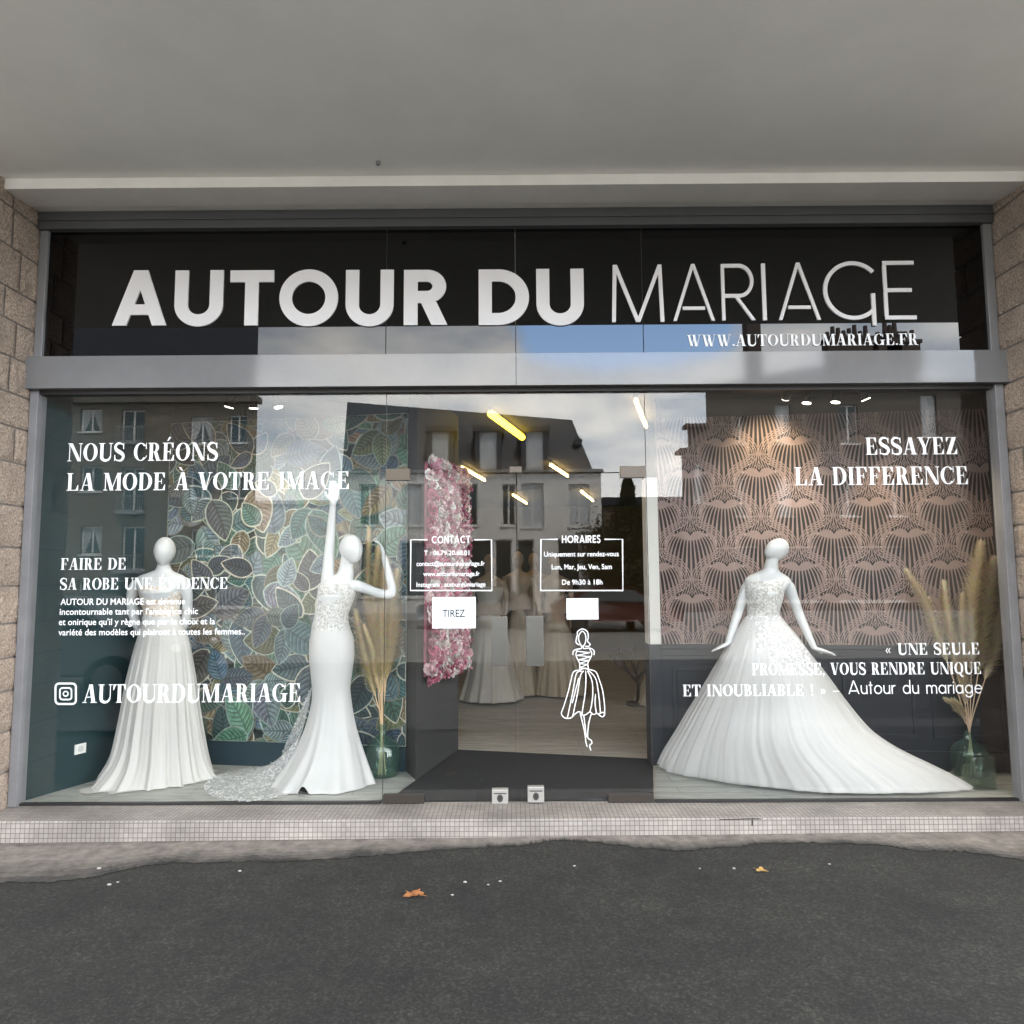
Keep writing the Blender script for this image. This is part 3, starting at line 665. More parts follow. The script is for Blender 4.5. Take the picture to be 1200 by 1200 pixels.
# ------------------------------------------------------------------ inside
C1, C2, P1, P2 = PZ(187, 894, ZG), PZ(476, 905, ZG), PZ(487, 915, ZG), PZ(537, 879, ZG)
CQ, CR = PZ(778, 897, ZG), PZ(1190, 906, ZG); MR = PZ(766, 890, ZG)
ZC = 3.02
ZWP = PW(375, 489, C1, C2).z; ZSK = PW(300, 868.7, C1, C2).z
ZWP2 = PW(1000, 484, CQ, CR).z; ZWN = PW(820, 755, CQ, CR).z
L0 = Vector((XL - .04, .03, 0))
g = G(); g.poly([(-12, .01, ZG - .0), (12, .01, ZG), (12, 10, ZG), (-12, 10, ZG)]); g.build('shop_floor', 'boards_tan', bld)
fl = PZ(450, 942, ZG)
g = G(); g.poly([(L0.x, .012, ZG + .006), (fl.x, .012, ZG + .006), (P1.x, P1.y, ZG + .006), (C2.x, C2.y + .02, ZG + .006), (C1.x, C1.y + .02, ZG + .006), (L0.x, L0.y + .02, ZG + .006)])
g.build('display_floor', 'boards_grey', bld, label='grey board display floor behind the left window')
g = G(); g.poly([(J2 + .012, .012, ZG + .006), (3.6, .012, ZG + .006), (CR.x, CR.y + .02, ZG + .006), (CQ.x, CQ.y + .02, ZG + .006), (PZ(768, 897, ZG).x, CQ.y + .02, ZG + .006)])
g.build('display_floor', 'boards_grey', bld, label='grey board display floor behind the right window')
# left splayed wall, back wall with skirting, dark partition beside the door
g = G(); g.wallprism(L0, C1, .08, ZG, ZC); g.build('side_wall', 'teal_wall', bld)
g = G(); g.wallprism(C1, C2, .08, ZG, ZC); g.build('display_back_wall', 'teal_wall', bld)
dA = (C2 - C1).normalized(); nA = Vector((dA.y, -dA.x, 0))          # towards the street
g = G(); a = C1 + nA * .0; b = C2 + nA * .0
g.wallprism(a, b, -.012, ZG + .006, ZSK); g.build('skirting', 'teal_skirting', bld)
g = G(); g.prism([(C2.x, C2.y), (P1.x, P1.y), (P2.x, P2.y), (P2.x - .12, P2.y + .04), (C2.x, C2.y + .2)], ZG, ZC); g.build('partition', 'dark_grey_wall', bld)
# right display: back wall, wainscot, white column
g = G(); g.wallprism(CQ, CR + (CR - CQ).normalized() * .3, .08, ZG, ZC); g.build('display_back_wall', 'dark_ceiling', bld)
g = G(); g.box(3.60, 3.68, .05, 1.2, ZG, ZC); g.build('side_wall', 'plastic_black', bld)
dB = (CR - CQ).normalized(); nB = Vector((dB.y, -dB.x, 0))
def onB(u, dz): return CQ + dB * u + nB * dz
LB = (CR - CQ).length
g = G()
def slabB(u0, u1, th, z0, z1, th0=0.0):
    a, b = onB(u0, th0), onB(u1, th0); c, d = onB(u1, th), onB(u0, th)
    g.prism([(d.x, d.y), (c.x, c.y), (b.x, b.y), (a.x, a.y)], z0, z1)
slabB(0, LB, .012, ZG + .006, ZWN - .03)
slabB(-.002, LB, .045, ZWN - .03, ZWN)                     # rail
slabB(0, LB, .026, ZWN - .085, ZWN - .032, .0125)
slabB(0, LB, .03, ZG + .007, ZG + .15, .0125)              # skirting board
for k in range(4):                                          # framed panels
    u0 = .08 + k * .63; u1 = u0 + .52; z0, z1 = ZG + .24, ZWN - .17
    for q in ((u0, u1, z0, z0 + .03), (u0, u1, z1 - .03, z1), (u0, u0 + .03, z0 + .031, z1 - .031), (u1 - .03, u1, z0 + .031, z1 - .031)):
        slabB(q[0], q[1], .028, q[2], q[3], .0125)
g.build('wainscot', 'navy', bld, bevel=.003)
cl = PZ(763.5, 897, ZG)
g = G(); g.box(cl.x, CQ.x - .002, CQ.y - .012, CQ.y + .16, ZWN, PW(770, 560, CQ, CR).z); g.build('column', 'white_wall', bld)
g = G(); g.box(cl.x - .004, CQ.x - .002, CQ.y - .02, CQ.y + .16, ZG + .006, ZWN - .001); g.build('column_base', 'navy', bld)
# the shop behind
g = G(); g.box(-8, 8.0, 9.6, 9.8, ZG, ZC); g.build('shop_back_wall', 'brown_wall', bld)
g = G(); g.box(-6.2, -6.0, 1.6, 9.6, ZG, ZC); g.build('shop_side_wall', 'brown_wall', bld, label='brown wall on the left of the shop')
g = G(); g.box(4.0, 4.2, 1.3, 9.6, ZG, ZC); g.build('shop_side_wall', 'dark_grey_wall', bld, label='dark wall on the right of the shop')
g = G(); g.box(-8, 8, .06, 9.9, ZC, ZC + .1); g.build('shop_ceiling', 'dark_ceiling', bld)
g = G(); g.box(-8, L0.x - .1, .5, 1.6, ZG, ZC); g.build('inner_wall', 'dark_grey_wall', bld)
g = G(); g.poly([(J1 + .02, .014, ZG + .005), (J2 - .005, .014, ZG + .005), (MR.x, MR.y, ZG + .005), (P2.x, P2.y, ZG + .005), (P1.x, P1.y, ZG + .005), (fl.x + .01, .014, ZG + .005)])
tag(g.build('doormat', 'mat_fibre'), 'charcoal fibre mat laid inside the glass doors', 'doormat')

# ---- leaf wallpaper
def leaf_wall():
    rnd = random.Random(21); g = G(); Lw = (C2 - C1).length; z0, z1 = ZSK + .001, ZWP
    def pt(u, v, d): q = C1 + dA * u + nA * (.003 + d); return (q.x, q.y, z0 + v)
    H = z1 - z0
    g.poly([pt(0, 0, -.001), pt(Lw, 0, -.001), pt(Lw, H, -.001), pt(0, H, -.001)], 0, (.022, .032, .032))
    pal = [((.045, .105, .08), 3), ((.07, .135, .10), 2), ((.03, .075, .075), 3), ((.085, .12, .13), 3), ((.05, .085, .105), 3), ((.135, .12, .065), 2), ((.19, .14, .085), 1.4), ((.09, .105, .05), 2), ((.08, .085, .08), 2), ((.035, .05, .06), 2), ((.13, .16, .165), 1.5)]
    def clip(u, v): return min(Lw, max(0, u)), min(H, max(0, v))
    layer = [0]
    def leaf(cu, cv, ang, ln, wd, col, rim):
        layer[0] += 1; d0 = layer[0] * .00004
        n = 16; ca, sa = math.cos(ang), math.sin(ang); bend = rnd.uniform(-.12, .12)
        def xy(t, s):                     # t along 0..1, s across -1..1
            wv = wd * (math.sin(PI * min(1, t ** .82)) ** .75) * (1.05 - .15 * t)
            a, b = (t - .0) * ln, s * wv + bend * ln * t * (1 - t) * 4 * .5
            return clip(cu + a * ca - b * sa, cv + a * sa + b * ca)
        up = [xy(i / n, 1) for i in range(n + 1)]; lo = [xy(i / n, -1) for i in range(n + 1)]; md = [xy(i / n, 0) for i in range(n + 1)]
        c2 = tuple(x * rnd.uniform(.72, .95) for x in col)
        for i in range(n):
            g.poly([pt(*md[i], d0), pt(*md[i + 1], d0), pt(*up[i + 1], d0), pt(*up[i], d0)], 0, col)
            g.poly([pt(*lo[i], d0), pt(*lo[i + 1], d0), pt(*md[i + 1], d0), pt(*md[i], d0)], 0, c2)
        def ln_(p, q, w0, w1, c, dd):
            vx, vy = q[0] - p[0], q[1] - p[1]; L = math.hypot(vx, vy)
            if L < 1e-4: return
            nx, ny = -vy / L, vx / L
            g.poly([pt(*clip(p[0] + nx * w0, p[1] + ny * w0), d0 + dd), pt(*clip(q[0] + nx * w1, q[1] + ny * w1), d0 + dd), pt(*clip(q[0] - nx * w1, q[1] - ny * w1), d0 + dd), pt(*clip(p[0] - nx * w0, p[1] - ny * w0), d0 + dd)], 0, c)
        dark = tuple(x * .45 for x in col); light = tuple(min(.6, x * 1.55 + .01) for x in col)
        nv = 7
        for k in range(nv):
            t = .1 + .74 * k / nv
            for sgn in (1, -1):
                p = xy(t, 0); m_ = xy(t + .08, .5 * sgn); q = xy(min(1, t + .17), .92 * sgn)
                ln_(p, m_, .0045, .0038, dark, .00001); ln_(m_, q, .0038, .0012, dark, .00001)
                p2 = xy(t + .05, .1 * sgn); m2 = xy(t + .12, .5 * sgn); q2 = xy(min(1, t + .2), .85 * sgn)
                ln_(p2, m2, .002, .003, light, .000011); ln_(m2, q2, .003, .001, light, .000011)
        for i in range(n): ln_(md[i], md[i + 1], .0042, .0036, dark, .000013)
        for e in (up, lo):
            ww = rnd.uniform(.003, .0068)
            for i in range(n): ln_(e[i], e[i + 1], ww, ww, rim, .000016)
    cells = []
    nu, nv_ = 10, 13
    for rep in range(2):
        for i in range(-1, nu + 1):
            for j in range(-1, nv_ + 1):
                cells.append(((i + .5 + (rep * .5)) / nu * Lw + rnd.gauss(0, .05), (j + .5 + rep * .5) / nv_ * H + rnd.gauss(0, .05)))
    rnd.shuffle(cells)
    wts = [w_ for _, w_ in pal]
    for cu, cv in cells:
        base = rnd.uniform(0, 2 * PI); k = rnd.choice((1, 1, 2, 3))
        col = rnd.choices([c for c, _ in pal], wts)[0]
        warm = col[0] > col[2] * 1.2
        rim = rnd.choice([(.50, .50, .40), (.42, .47, .39), (.34, .42, .38), (.54, .51, .42), (.22, .29, .26)])
        if rnd.random() < .30: rim = tuple(x * .35 for x in rim)
        for q in range(k):
            f = rnd.uniform(.75, 1.9); c = tuple(min(.5, x * f * rnd.uniform(.9, 1.1)) for x in col)
            L = rnd.uniform(.20, .39); leaf(cu, cv, base + q * rnd.uniform(.9, 1.5), L, L * rnd.uniform(.27, .36), c, rim)
    g.build('leaf_wallpaper', 'print', bld)
leaf_wall()

# ---- fan wallpaper (taupe shells on black)
def fan_wall():
    g = G(); H0, H1 = ZWN + .001, ZWP2
    p0 = PW(846, 510, CQ, CR); p1 = PW(929, 512, CQ, CR)
    pit = (Vector((p1.x - p0.x, p1.y - p0.y))).length
    za, zb = PW(900, 510, CQ, CR).z, PW(900, 694, CQ, CR).z
    # rows of the same column measured in the photo: about 73 px apart
    per = PW(930, 528, CQ, CR).z - PW(930, 601, CQ, CR).z
    u0 = (PW(930, 528, CQ, CR) - CQ).dot(dB); v0 = PW(930, 515, CQ, CR).z
    Lw = LB
    def pt(u, v, d): q = CQ + dB * u + nB * (.013 + d); return (q.x, q.y, v)
    BLK, TAU, TA2 = (.007, .006, .006), (.255, .182, .165), (.215, .152, .138)
    g.poly([pt(0, H0, -.001), pt(Lw, H0, -.001), pt(Lw, H1, -.001), pt(0, H1, -.001)], 0, BLK)
    lay = [0]
    def strip(cu, cv, pts, ws, col, d0=0):
        lay[0] = (lay[0] + 1) % 60; d = d0 + lay[0] * .00001
        L, Rr = [], []
        for i, p in enumerate(pts):
            a = pts[min(i + 1, len(pts) - 1)]; b = pts[max(i - 1, 0)]
            dx, dy = a[0] - b[0], a[1] - b[1]; l = math.hypot(dx, dy) or 1
            L.append((p[0] - dy / l * ws[i] / 2, p[1] + dx / l * ws[i] / 2)); Rr.append((p[0] + dy / l * ws[i] / 2, p[1] - dx / l * ws[i] / 2))
        for i in range(len(pts) - 1):
            q = [L[i], L[i + 1], Rr[i + 1], Rr[i]]
            us = [cu + a[0] for a in q]; vs = [cv + a[1] for a in q]
            if max(us) < 0 or min(us) > Lw or max(vs) < H0 or min(vs) > H1: continue
            g.poly([pt(min(Lw, max(0, u)), min(H1, max(H0, v)), d) for u, v in zip(us, vs)], 0, col)
    A = pit * .5                                    # half pitch
    RX, RY = A * .74, per * .43
    def inside(q, cu, cv):
        us = [cu + a[0] for a in q]; vs = [cv + a[1] for a in q]
        return not (max(us) < 0 or min(us) > Lw or max(vs) < H0 or min(vs) > H1)
    def flat(q, cu, cv, d, col):
        if inside(q, cu, cv): g.poly([pt(min(Lw, max(0, cu + a[0])), min(H1, max(H0, cv + a[1])), d) for a in q], 0, col)
    def shell(cu, cv):
        R0 = RX
        ytop = lambda x: R0 * (.02 + .10 * math.exp(-((abs(x) / R0 - .30) / .22) ** 2) - .13 * max(0, abs(x) / R0 - .35) ** 1.2 - .10 * math.exp(-(x / (.05 * R0)) ** 2))
        ylow = lambda x: R0 * (-.24 + .26 * min(1, abs(x) / (.66 * R0)) ** 2.2)
        # stripes of the bell above, parting round the star and flaring round this shell
        top = per - 1.60 * R0
        for sgn in (-1, 1):
            for k in range(4):
                e = .082 * R0 * k
                pp = smooth_line([(.030 * R0 + .072 * R0 * k, top), (.038 * R0 + .075 * R0 * k, top * .62 + .38 * .4 * R0), (.15 * R0 + .085 * R0 * k, .42 * R0 + .6 * e), (.42 * R0 + .6 * e, .235 * R0 + .8 * e), (.80 * R0 + .7 * e, .02 * R0 + .75 * e), (1.07 * R0 + e, -.38 * R0 + .3 * e), (1.09 * R0 + 1.05 * e, -.80 * R0), (.90 * R0 + 1.1 * e, -1.24 * R0 - .2 * e)], 4)
                pp = [(sgn * p.x, p.y) for p in pp]; n = len(pp)
                strip(cu, cv, pp, [.0062 + .0036 * math.sin(PI * i / (n - 1)) for i in range(n)], TA2 if k % 2 else TAU)
        xs_ = [(-1 + 2 * i / 32) * .66 * R0 for i in range(33)]
        for i in range(32):
            x0, x1 = xs_[i], xs_[i + 1]; flat([(x0, min(ylow(x0), ytop(x0))), (x1, min(ylow(x1), ytop(x1))), (x1, ytop(x1)), (x0, ytop(x0))], cu, cv, .0015, TAU)
        nP = 19
        for k in range(nP):
            s_ = (k / (nP - 1) - .5) * 2; ph = s_ * R_(104); a_ = abs(s_)
            ex, ey = R0 * math.sin(ph), R0 * (-.54 - .98 * math.cos(ph))
            sx = .64 * R0 * math.sin(s_ * PI / 2); sy = ylow(sx) + .02 * R0
            c1 = (sx + (ex - sx) * (.45 + .3 * a_), sy + (ey - sy) * (.42 - .34 * a_))
            pp = []
            for i in range(11):
                t = i / 10; pp.append(((1 - t) ** 2 * sx + 2 * t * (1 - t) * c1[0] + t * t * ex, (1 - t) ** 2 * sy + 2 * t * (1 - t) * c1[1] + t * t * ey))
            strip(cu, cv, pp, [(.0140 + .0030 * i / 10 - .0052 * math.sin(PI * min(1, i / 7)) if i < 10 else .011) for i in range(11)], TAU, .0008)
            dx, dy = pp[-1][0] - pp[-2][0], pp[-1][1] - pp[-2][1]; l = math.hypot(dx, dy) or 1; bx, by = ex + dx / l * .012, ey + dy / l * .012
            flat([(bx + .0056 * math.cos(q * PI / 3), by + .0056 * math.sin(q * PI / 3)) for q in range(6)], cu, cv, .0016, (.42, .33, .29))
        yy = .20 * R0
        for r1, c in ((.16 * R0, TAU), (.11 * R0, BLK), (.06 * R0, TAU)):
            flat([((r1 if q % 2 == 0 else r1 * .5) * math.sin(q * PI / 4), yy + (r1 if q % 2 == 0 else r1 * .5) * math.cos(q * PI / 4)) for q in range(8)], cu, cv, .0017 + (.03 - r1) * .01, c)
    for j in range(-8, 6):
        for i in range(-6, 9):
            shell(u0 + i * pit + (pit / 2 if j % 2 else 0), v0 + j * per / 2)
    g.build('fan_wallpaper', 'print_fine', bld)
fan_wall()

#SECTION shopfront
# ------------------------------------------------------------------ shopfront metal
fr_ = thing('shopfront_frame', 'grey metal shopfront frame with wide glossy crossbeam under the black sign', 'frame', (0, 0, ZG))
g = G(); g.box(-3.262, 3.29, -.06, .05, ZS, zc - .001); g.box(-3.262, 3.29, -.075, -.0605, ZS + .055, ZS + .062); g.build('header', 'frame_dark', fr_, bevel=.003)
for nm, a, b in (('jamb', PX0 + .003, XL), ('jamb', XR, PX1 - .003)):
    g = G(); g.box(a, b, -.045, .05, ZG, ZB0 - .001); g.build(nm, 'frame_jamb', fr_, bevel=.003)
    g = G(); g.box(a, b, -.035, .05, ZB1 + .001, ZS - .001); g.build(nm, 'frame_grey', fr_, bevel=.003)
for a, b in ((-3.30, .016), (.0185, 3.305)):
    g = G(); g.box(a, b, -.09, .05, ZB0, ZB1); g.build('crossbeam', 'beam_paint', fr_, bevel=.0012)
g = G(); g.box(-3.22, 3.25, -.03, .045, ZB0 - .026, ZB0 - .001); g.build('glazing_bead', 'frame_black', fr_)
for a, b in ((XL, J1 - .01), (J2 + .01, XR)):
    g = G(); g.box(a, b, -.012, .02, ZG - .003, ZG + .012); g.build('bottom_track', 'frame_black', fr_)

# ------------------------------------------------------------------ sign
sg = thing('shop_sign', 'long glossy black shop sign with big white lettering above the crossbeam', 'sign', (0, 0, ZB1))
cuts = [XL, P(453, 350, 0).x, P(604, 350, 0).x, P(752.5, 350, 0).x, XR]
for a, b in zip(cuts[:-1], cuts[1:]):
    g = G(); g.box(a + .003, b - .003, -.012, .03, ZB1 + .002, ZS - .002); g.build('sign_panel', 'sign_black', sg)
def letter3(ch, fn, x0, x1, yt, yb, th=.012):
    """raised letter of the sign: outlines between photo columns and rows, standing off the panel"""
    W, polys = fn(ch); g = G(); Y = -.013
    a = P(x0, (yt + yb) / 2, Y); b = P(x1, (yt + yb) / 2, Y); cx = (x0 + x1) / 2; zt = P(cx, yt, Y).z; zb = P(cx, yb, Y).z
    sx = (b.x - a.x) / W; sz = zt - zb
    for k, q in enumerate(polys):
        e = (k % 40) * .00004; pts = [(a.x + p[0] * sx, zb + p[1] * sz) for p in q]; n = len(pts); b0 = len(g.v)
        g.v += [(p[0], Y - th - e, p[1]) for p in pts] + [(p[0], Y, p[1]) for p in pts]
        g.face([b0 + i for i in range(n)])
        for i in range(n): j = (i + 1) % n; g.face((b0 + i, b0 + n + i, b0 + n + j, b0 + j))
    g.build('letter', 'letter', sg, label='letter %s of the sign' % ch)
bold = lambda c: mono(c, .215)
thin = lambda c: mono(c, .066)
for ch, x0, x1, yt, yb in (('A', 133.5, 196.5, 317.5, 382), ('U', 205.5, 262, 317.5, 382.5), ('T', 270, 321, 317.5, 382), ('O', 328, 396.5, 316.5, 383),
                           ('U', 405.5, 461.5, 317, 382.5), ('R', 473.5, 524.5, 317, 381.5), ('D', 561, 618.5, 316.5, 381.5), ('U', 628.5, 684, 315.8, 381.5)):
    letter3(ch, bold, x0, x1, yt, yb)
for ch, x0, x1, yt, yb in (('M', 716.5, 777.5, 311, 378), ('A', 788, 836.5, 310, 376.5), ('R', 845, 884, 310, 376), ('I', 892.5, 897, 309.5, 376), ('A', 911, 960, 308.5, 375.5), ('E', 1034.5, 1071.5, 306.5, 375)):
    letter3(ch, thin, x0, x1, yt, yb)
letter3('G', lambda c: (.86, arc_strip(.5, .5, .5, .5, .066, .066, 42, 315, 40) + [rect(.80, -.10, .866, .45)]), 964, 1024, 307, 375.5)
g = G(); W, q = compose('WWW.AUTOURDUMARIAGE.FR', didone, .03); put(q, W, 805, 1076, 391.5, 405, -.0165, g)
g.build('web_address', 'vinyl', sg, label='small white web address under the sign name')

# ------------------------------------------------------------------ window panes, doors
VY = -.0035
def pane(name, label, x0, x1, z0, z1, cat='window pane', y0=0.0, y1=.01):
    t = thing(name, label, cat, ((x0 + x1) / 2, 0, z0)); g = G(); g.box(x0, x1, y0, y1, z0, z1); g.build('glass', 'window_glass', t); return t
ZD = P(600, 555, 0).z
wl = pane('window_pane', 'large left shop window pane lettered with French slogans before the leafy wallpaper', XL, J1 - .003, ZG + .012, ZB0 - .02)
wr = pane('window_pane', 'large right shop window pane lettered ESSAYEZ LA DIFFERENCE before the fan wallpaper', J2 + .003, XR, ZG + .012, ZB0 - .02)
tp = pane('transom_pane', 'fixed clear glass pane over the glass doors', J1 + .001, J2 - .001, ZD + .006, ZB0 - .02)
dl = pane('glass_door', 'left glass door leaf with CONTACT box and paper TIREZ', J1 + .001, JC - .003, ZG + .012, ZD, 'door')
dr = pane('glass_door', 'right glass door leaf with HORAIRES box and a line drawing of a woman', JC + .003, J2 - .001, ZG + .012, ZD, 'door')
def words(parent, txt, x0, x1, yt, yb, gap=.03, name='lettering'):
    g = G(); W, q = compose(txt, didone, gap); put(q, W, x0, x1, yt, yb, VY, g); g.build(name, 'vinyl', parent)
words(wl, 'NOUS CRÉONS', 79, 256, 519, 540)
words(wl, 'LA MODE À VOTRE IMAGE', 78, 410, 553.5, 574)
words(wl, 'FAIRE DE', 71, 148, 654, 667.5)
words(wl, 'SA ROBE UNE ÉVIDENCE', 70, 267, 677, 690.5)
words(wl, 'AUTOURDUMARIAGE', 97, 353, 801.5, 823, .02)
g = G()
for txt, x0, x1, yb in (('AUTOUR DU MARIAGE est devenue', 71, 217, 708.5), ("incontournable tant par l'ambiance chic", 70, 232, 720), ("et onirique qu'il y règne que par le choix et la", 69, 252, 732), ('variété des modèles qui plairont à toutes les femmes..', 68.5, 287, 744)):
    put_builtin(txt, x0, x1, yb - 7.6, yb, VY, g, True)
g.build('paragraph', 'vinyl', wl)
g = G()                                             # round-cornered camera icon
def rsq(cx, cy, r, k):
    o = []
    for q, (sx, sy) in enumerate(((1, 1), (-1, 1), (-1, -1), (1, -1))):
        for i in range(7):
            a = PI / 2 * (q + i / 6); o.append((cx + sx * (r - k) + k * math.cos(a), cy - (sy * (r - k) + k * math.sin(a))))
    return o + [o[0]]
line_on(rsq(77, 813, 12, 4.5), 2.3, VY, g); line_on(rsq(77, 813, 6.8, 3.2), 1.8, VY - .001, g)
line_on([(77 + 2.8 * math.cos(a * PI / 10), 813 + 2.8 * math.sin(a * PI / 10)) for a in range(21)], 1.5, VY - .002, g)
g.build('camera_icon', 'vinyl', wl)
words(wr, 'ESSAYEZ', 1014, 1122, 512.5, 532.5)
words(wr, 'LA DIFFERENCE', 931, 1135, 547, 568)
words(wr, '« UNE SEULE', 1037, 1148, 753.5, 767)
words(wr, 'PROMESSE, VOUS RENDRE UNIQUE', 881, 1150, 776.5, 790.5)
words(wr, 'ET INOUBLIABLE ! » –', 800, 984, 802, 815.5)
g = G(); W, q = compose('Autour du mariage', lambda c: mono(c, .085) if c != 'A' else mono('A', .085), .11); put(q, W, 994, 1151, 797, 813, VY, g); g.build('lettering', 'vinyl', wr)
def box_text(parent, bx, title, tx, lines):
    g = G(); x0, x1, y0, y1 = bx
    line_on([(tx[0] - 5, y0), (x0, y0), (x0 - .5, y1), (x1 + .5, y1), (x1, y0), (tx[1] + 5, y0)], 1.6, VY, g)
    W, q = compose(title, lambda c: mono(c, .17), .14); put(q, W, tx[0], tx[1], y0 - 4.6, y0 + 4.2, VY, g)
    for txt, a, b, yb, hh in lines: put_builtin(txt, a, b, yb - hh, yb, VY, g, True)
    g.build('notice_box', 'vinyl', parent)
box_text(dl, (481.5, 576, 632.5, 692), 'CONTACT', (506, 551), [('T : 06.79.20.68.01', 497, 550, 650.5, 5.6), ('contact@autourdumariage.fr', 488, 568, 663, 5.6), ('www.autourdumariage.fr', 496, 562, 675, 5.6), ('Instagram : autourdumariage', 488, 569, 687.5, 5.6)])
box_text(dr, (634, 729.5, 632, 692), 'HORAIRES', (658.5, 703.5), [('Uniquement sur rendez-vous', 637.5, 725, 652, 6), ('Lun, Mar, Jeu, Ven, Sam', 646.5, 717, 667, 6), ('De 9h30 à 18h', 658.5, 706, 685, 6)])
# line drawing of a woman in a full skirt
g = G()
cv = lambda pts: [(460 + x / 3.75, 680 + y / 3.75) for x, y in pts]
def dl_(pts, wpx=1.15, n=5): line_on([(p.x, p.y) for p in smooth_line(cv(pts), n)], wpx, VY - random.random() * .0008, g)
dl_([(822, 285), (806, 272), (812, 240), (814, 225), (835, 214), (856, 226), (860, 250), (857, 268), (868, 280), (862, 290), (846, 290)])
dl_([(832, 223), (820, 240), (818, 262), (828, 285), (834, 290), (844, 282), (850, 258), (846, 235), (834, 222)])
dl_([(830, 288), (829, 300), (806, 304), (794, 314), (793, 328)]); dl_([(838, 288), (840, 300), (866, 298), (884, 308), (886, 328)])
dl_([(812, 306), (806, 325), (812, 345), (822, 365), (822, 392)]); dl_([(866, 302), (876, 322), (868, 345), (858, 365), (862, 392)])
for a, b in (((812, 312), (868, 318)), ((868, 318), (810, 330)), ((810, 330), (872, 336)), ((872, 336), (814, 350)), ((814, 350), (864, 352)), ((864, 352), (820, 366)), ((820, 366), (858, 370)), ((858, 370), (822, 384)), ((822, 384), (862, 388))): dl_([a, b], 1.0, 2)
dl_([(822, 394), (842, 388), (866, 392)])
dl_([(826, 394), (796, 402), (784, 440), (772, 490), (752, 555), (742, 584), (752, 602), (768, 607)])
dl_([(768, 607), (785, 604), (805, 585), (822, 577), (832, 592), (850, 590), (868, 578), (882, 590), (898, 584), (908, 592), (922, 600), (932, 590), (925, 580), (908, 586)])
dl_([(862, 392), (893, 402), (908, 436), (922, 480), (931, 540), (932, 590)])
dl_([(832, 398), (808, 410), (796, 470), (782, 540), (768, 606)]); dl_([(840, 398), (826, 420), (814, 490), (804, 540), (792, 596)])
dl_([(848, 398), (850, 430), (846, 500), (838, 550), (832, 590)]); dl_([(856, 398), (876, 440), (880, 500), (872, 560), (866, 578)])
dl_([(860, 396), (892, 430), (904, 490), (910, 540), (914, 586)]); dl_([(818, 430), (800, 500), (790, 540)]); dl_([(892, 500), (890, 540), (896, 584)])
dl_([(824, 584), (836, 630), (846, 680), (850, 712), (856, 732)]); dl_([(840, 592), (846, 640), (852, 690)]); dl_([(874, 586), (862, 630), (858, 690), (872, 702), (876, 716), (866, 726), (872, 748)])
g.build('drawn_figure', 'vinyl', dr)
# handles: long flat plates; floor locks; patch fittings
def handle(parent, x0, x1, y0, y1):
    a, b = P(x0, y1, -.05), P(x1, y0, -.05); g = G(); g.box(a.x, b.x, -.052, -.044, a.z, b.z)
    for zz in (a.z + .05, b.z - .05):
        g.tube([((a.x + b.x) / 2, -.044, zz), ((a.x + b.x) / 2, .0, zz)], .011, 12)
    g.build('handle', 'steel', parent, bevel=.002)
handle(dl, 576, 594.5, 722.5, 780.5); handle(dr, 617, 636.5, 721.5, 781)
def lock(parent, x0, x1, y0, y1):
    a, b = P(x0, y1, -.02), P(x1, y0, -.02); g = G(); g.box(a.x, b.x, -.022, .03, a.z, b.z); o = g.build('floor_lock', 'steel_pale', parent, bevel=.002)
    g = G(); cx, cz = (a.x + b.x) / 2, (a.z + b.z) / 2 - .008
    g.rings([[(cx + r * math.cos(2 * PI * i / 20), y, cz + r * 1.25 * math.sin(2 * PI * i / 20)) for i in range(20)] for r, y in ((.019, -.022), (.019, -.028), (.0, -.028))], 0, False)
    g.build('keyhole_cover', 'steel', o)
    g = G(); g.box(cx - .004, cx + .004, -.030, -.0285, cz - .012, cz + .012); g.box(a.x + .012, b.x - .012, -.0235, -.0225, b.z - .026, b.z - .020); g.build('keyhole', 'ink', o)
lock(dl, 576.5, 595.5, 925.5, 942); lock(dr, 618.5, 637.5, 922.5, 940.5)
def patch(parent, x0, x1, y0, y1, m='bronze'):
    a, b = P(x0, y1, -.01), P(x1, y0, -.01); g = G(); g.box(a.x, b.x, -.014, .022, max(a.z, ZG), b.z); g.build('hinge_plate', m, parent, bevel=.002)
patch(dl, 449, 497, 931, 943.5); patch(dr, 713, 766, 930, 942.5)
patch(dl, 452, 480, 549, 563, 'patch_metal'); patch(dr, 727, 756, 546, 560, 'patch_metal'); patch(tp, 597, 611, 546.5, 554, 'patch_metal')
g = G(); a, b = P(447.5, 940, -.012), P(451, 470, -.012); g.box(J1 - .0025, J1 + .0005, .0, .011, ZG + .012, ZB0 - .02)
g.build('pane_seal', 'frame_black', wl)
g = G(); g.box(J2 - .0005, J2 + .0025, .0, .011, ZG + .012, ZB0 - .02); g.build('pane_seal', 'frame_black', wr)
# taped papers
def paper(label, x0, x1, y0, y1, txt=None):
    a, b = P(x0, y1, -.004), P(x1, y0, -.004); t = thing('paper_notice', label, 'paper', ((a.x + b.x) / 2, 0, a.z))
    g = G(); g.box(a.x, b.x, -.0052, -.0042, a.z, b.z); g.build('sheet', 'paper', t)
    g = G()
    if txt: put_builtin(txt, x0 + 12, x1 - 12.5, y0 + 14.5, y0 + 23.5, -.0062, g, True)
    else:
        for k in range(5): line_on([(x0 + 8 + k % 2 * 3, y0 + 6 + k * 3.1), (x1 - 9 - k % 3 * 4, y0 + 6 + k * 3.1)], .5, -.0062, g)
    g.build('printed_text', 'ink' if txt else 'shutter', t)
paper('white paper sheet reading TIREZ taped to the left door', 506.5, 557.5, 699.5, 736.5, 'TIREZ')
paper('smaller white paper with faint print taped to the right door', 664, 701, 701, 726)
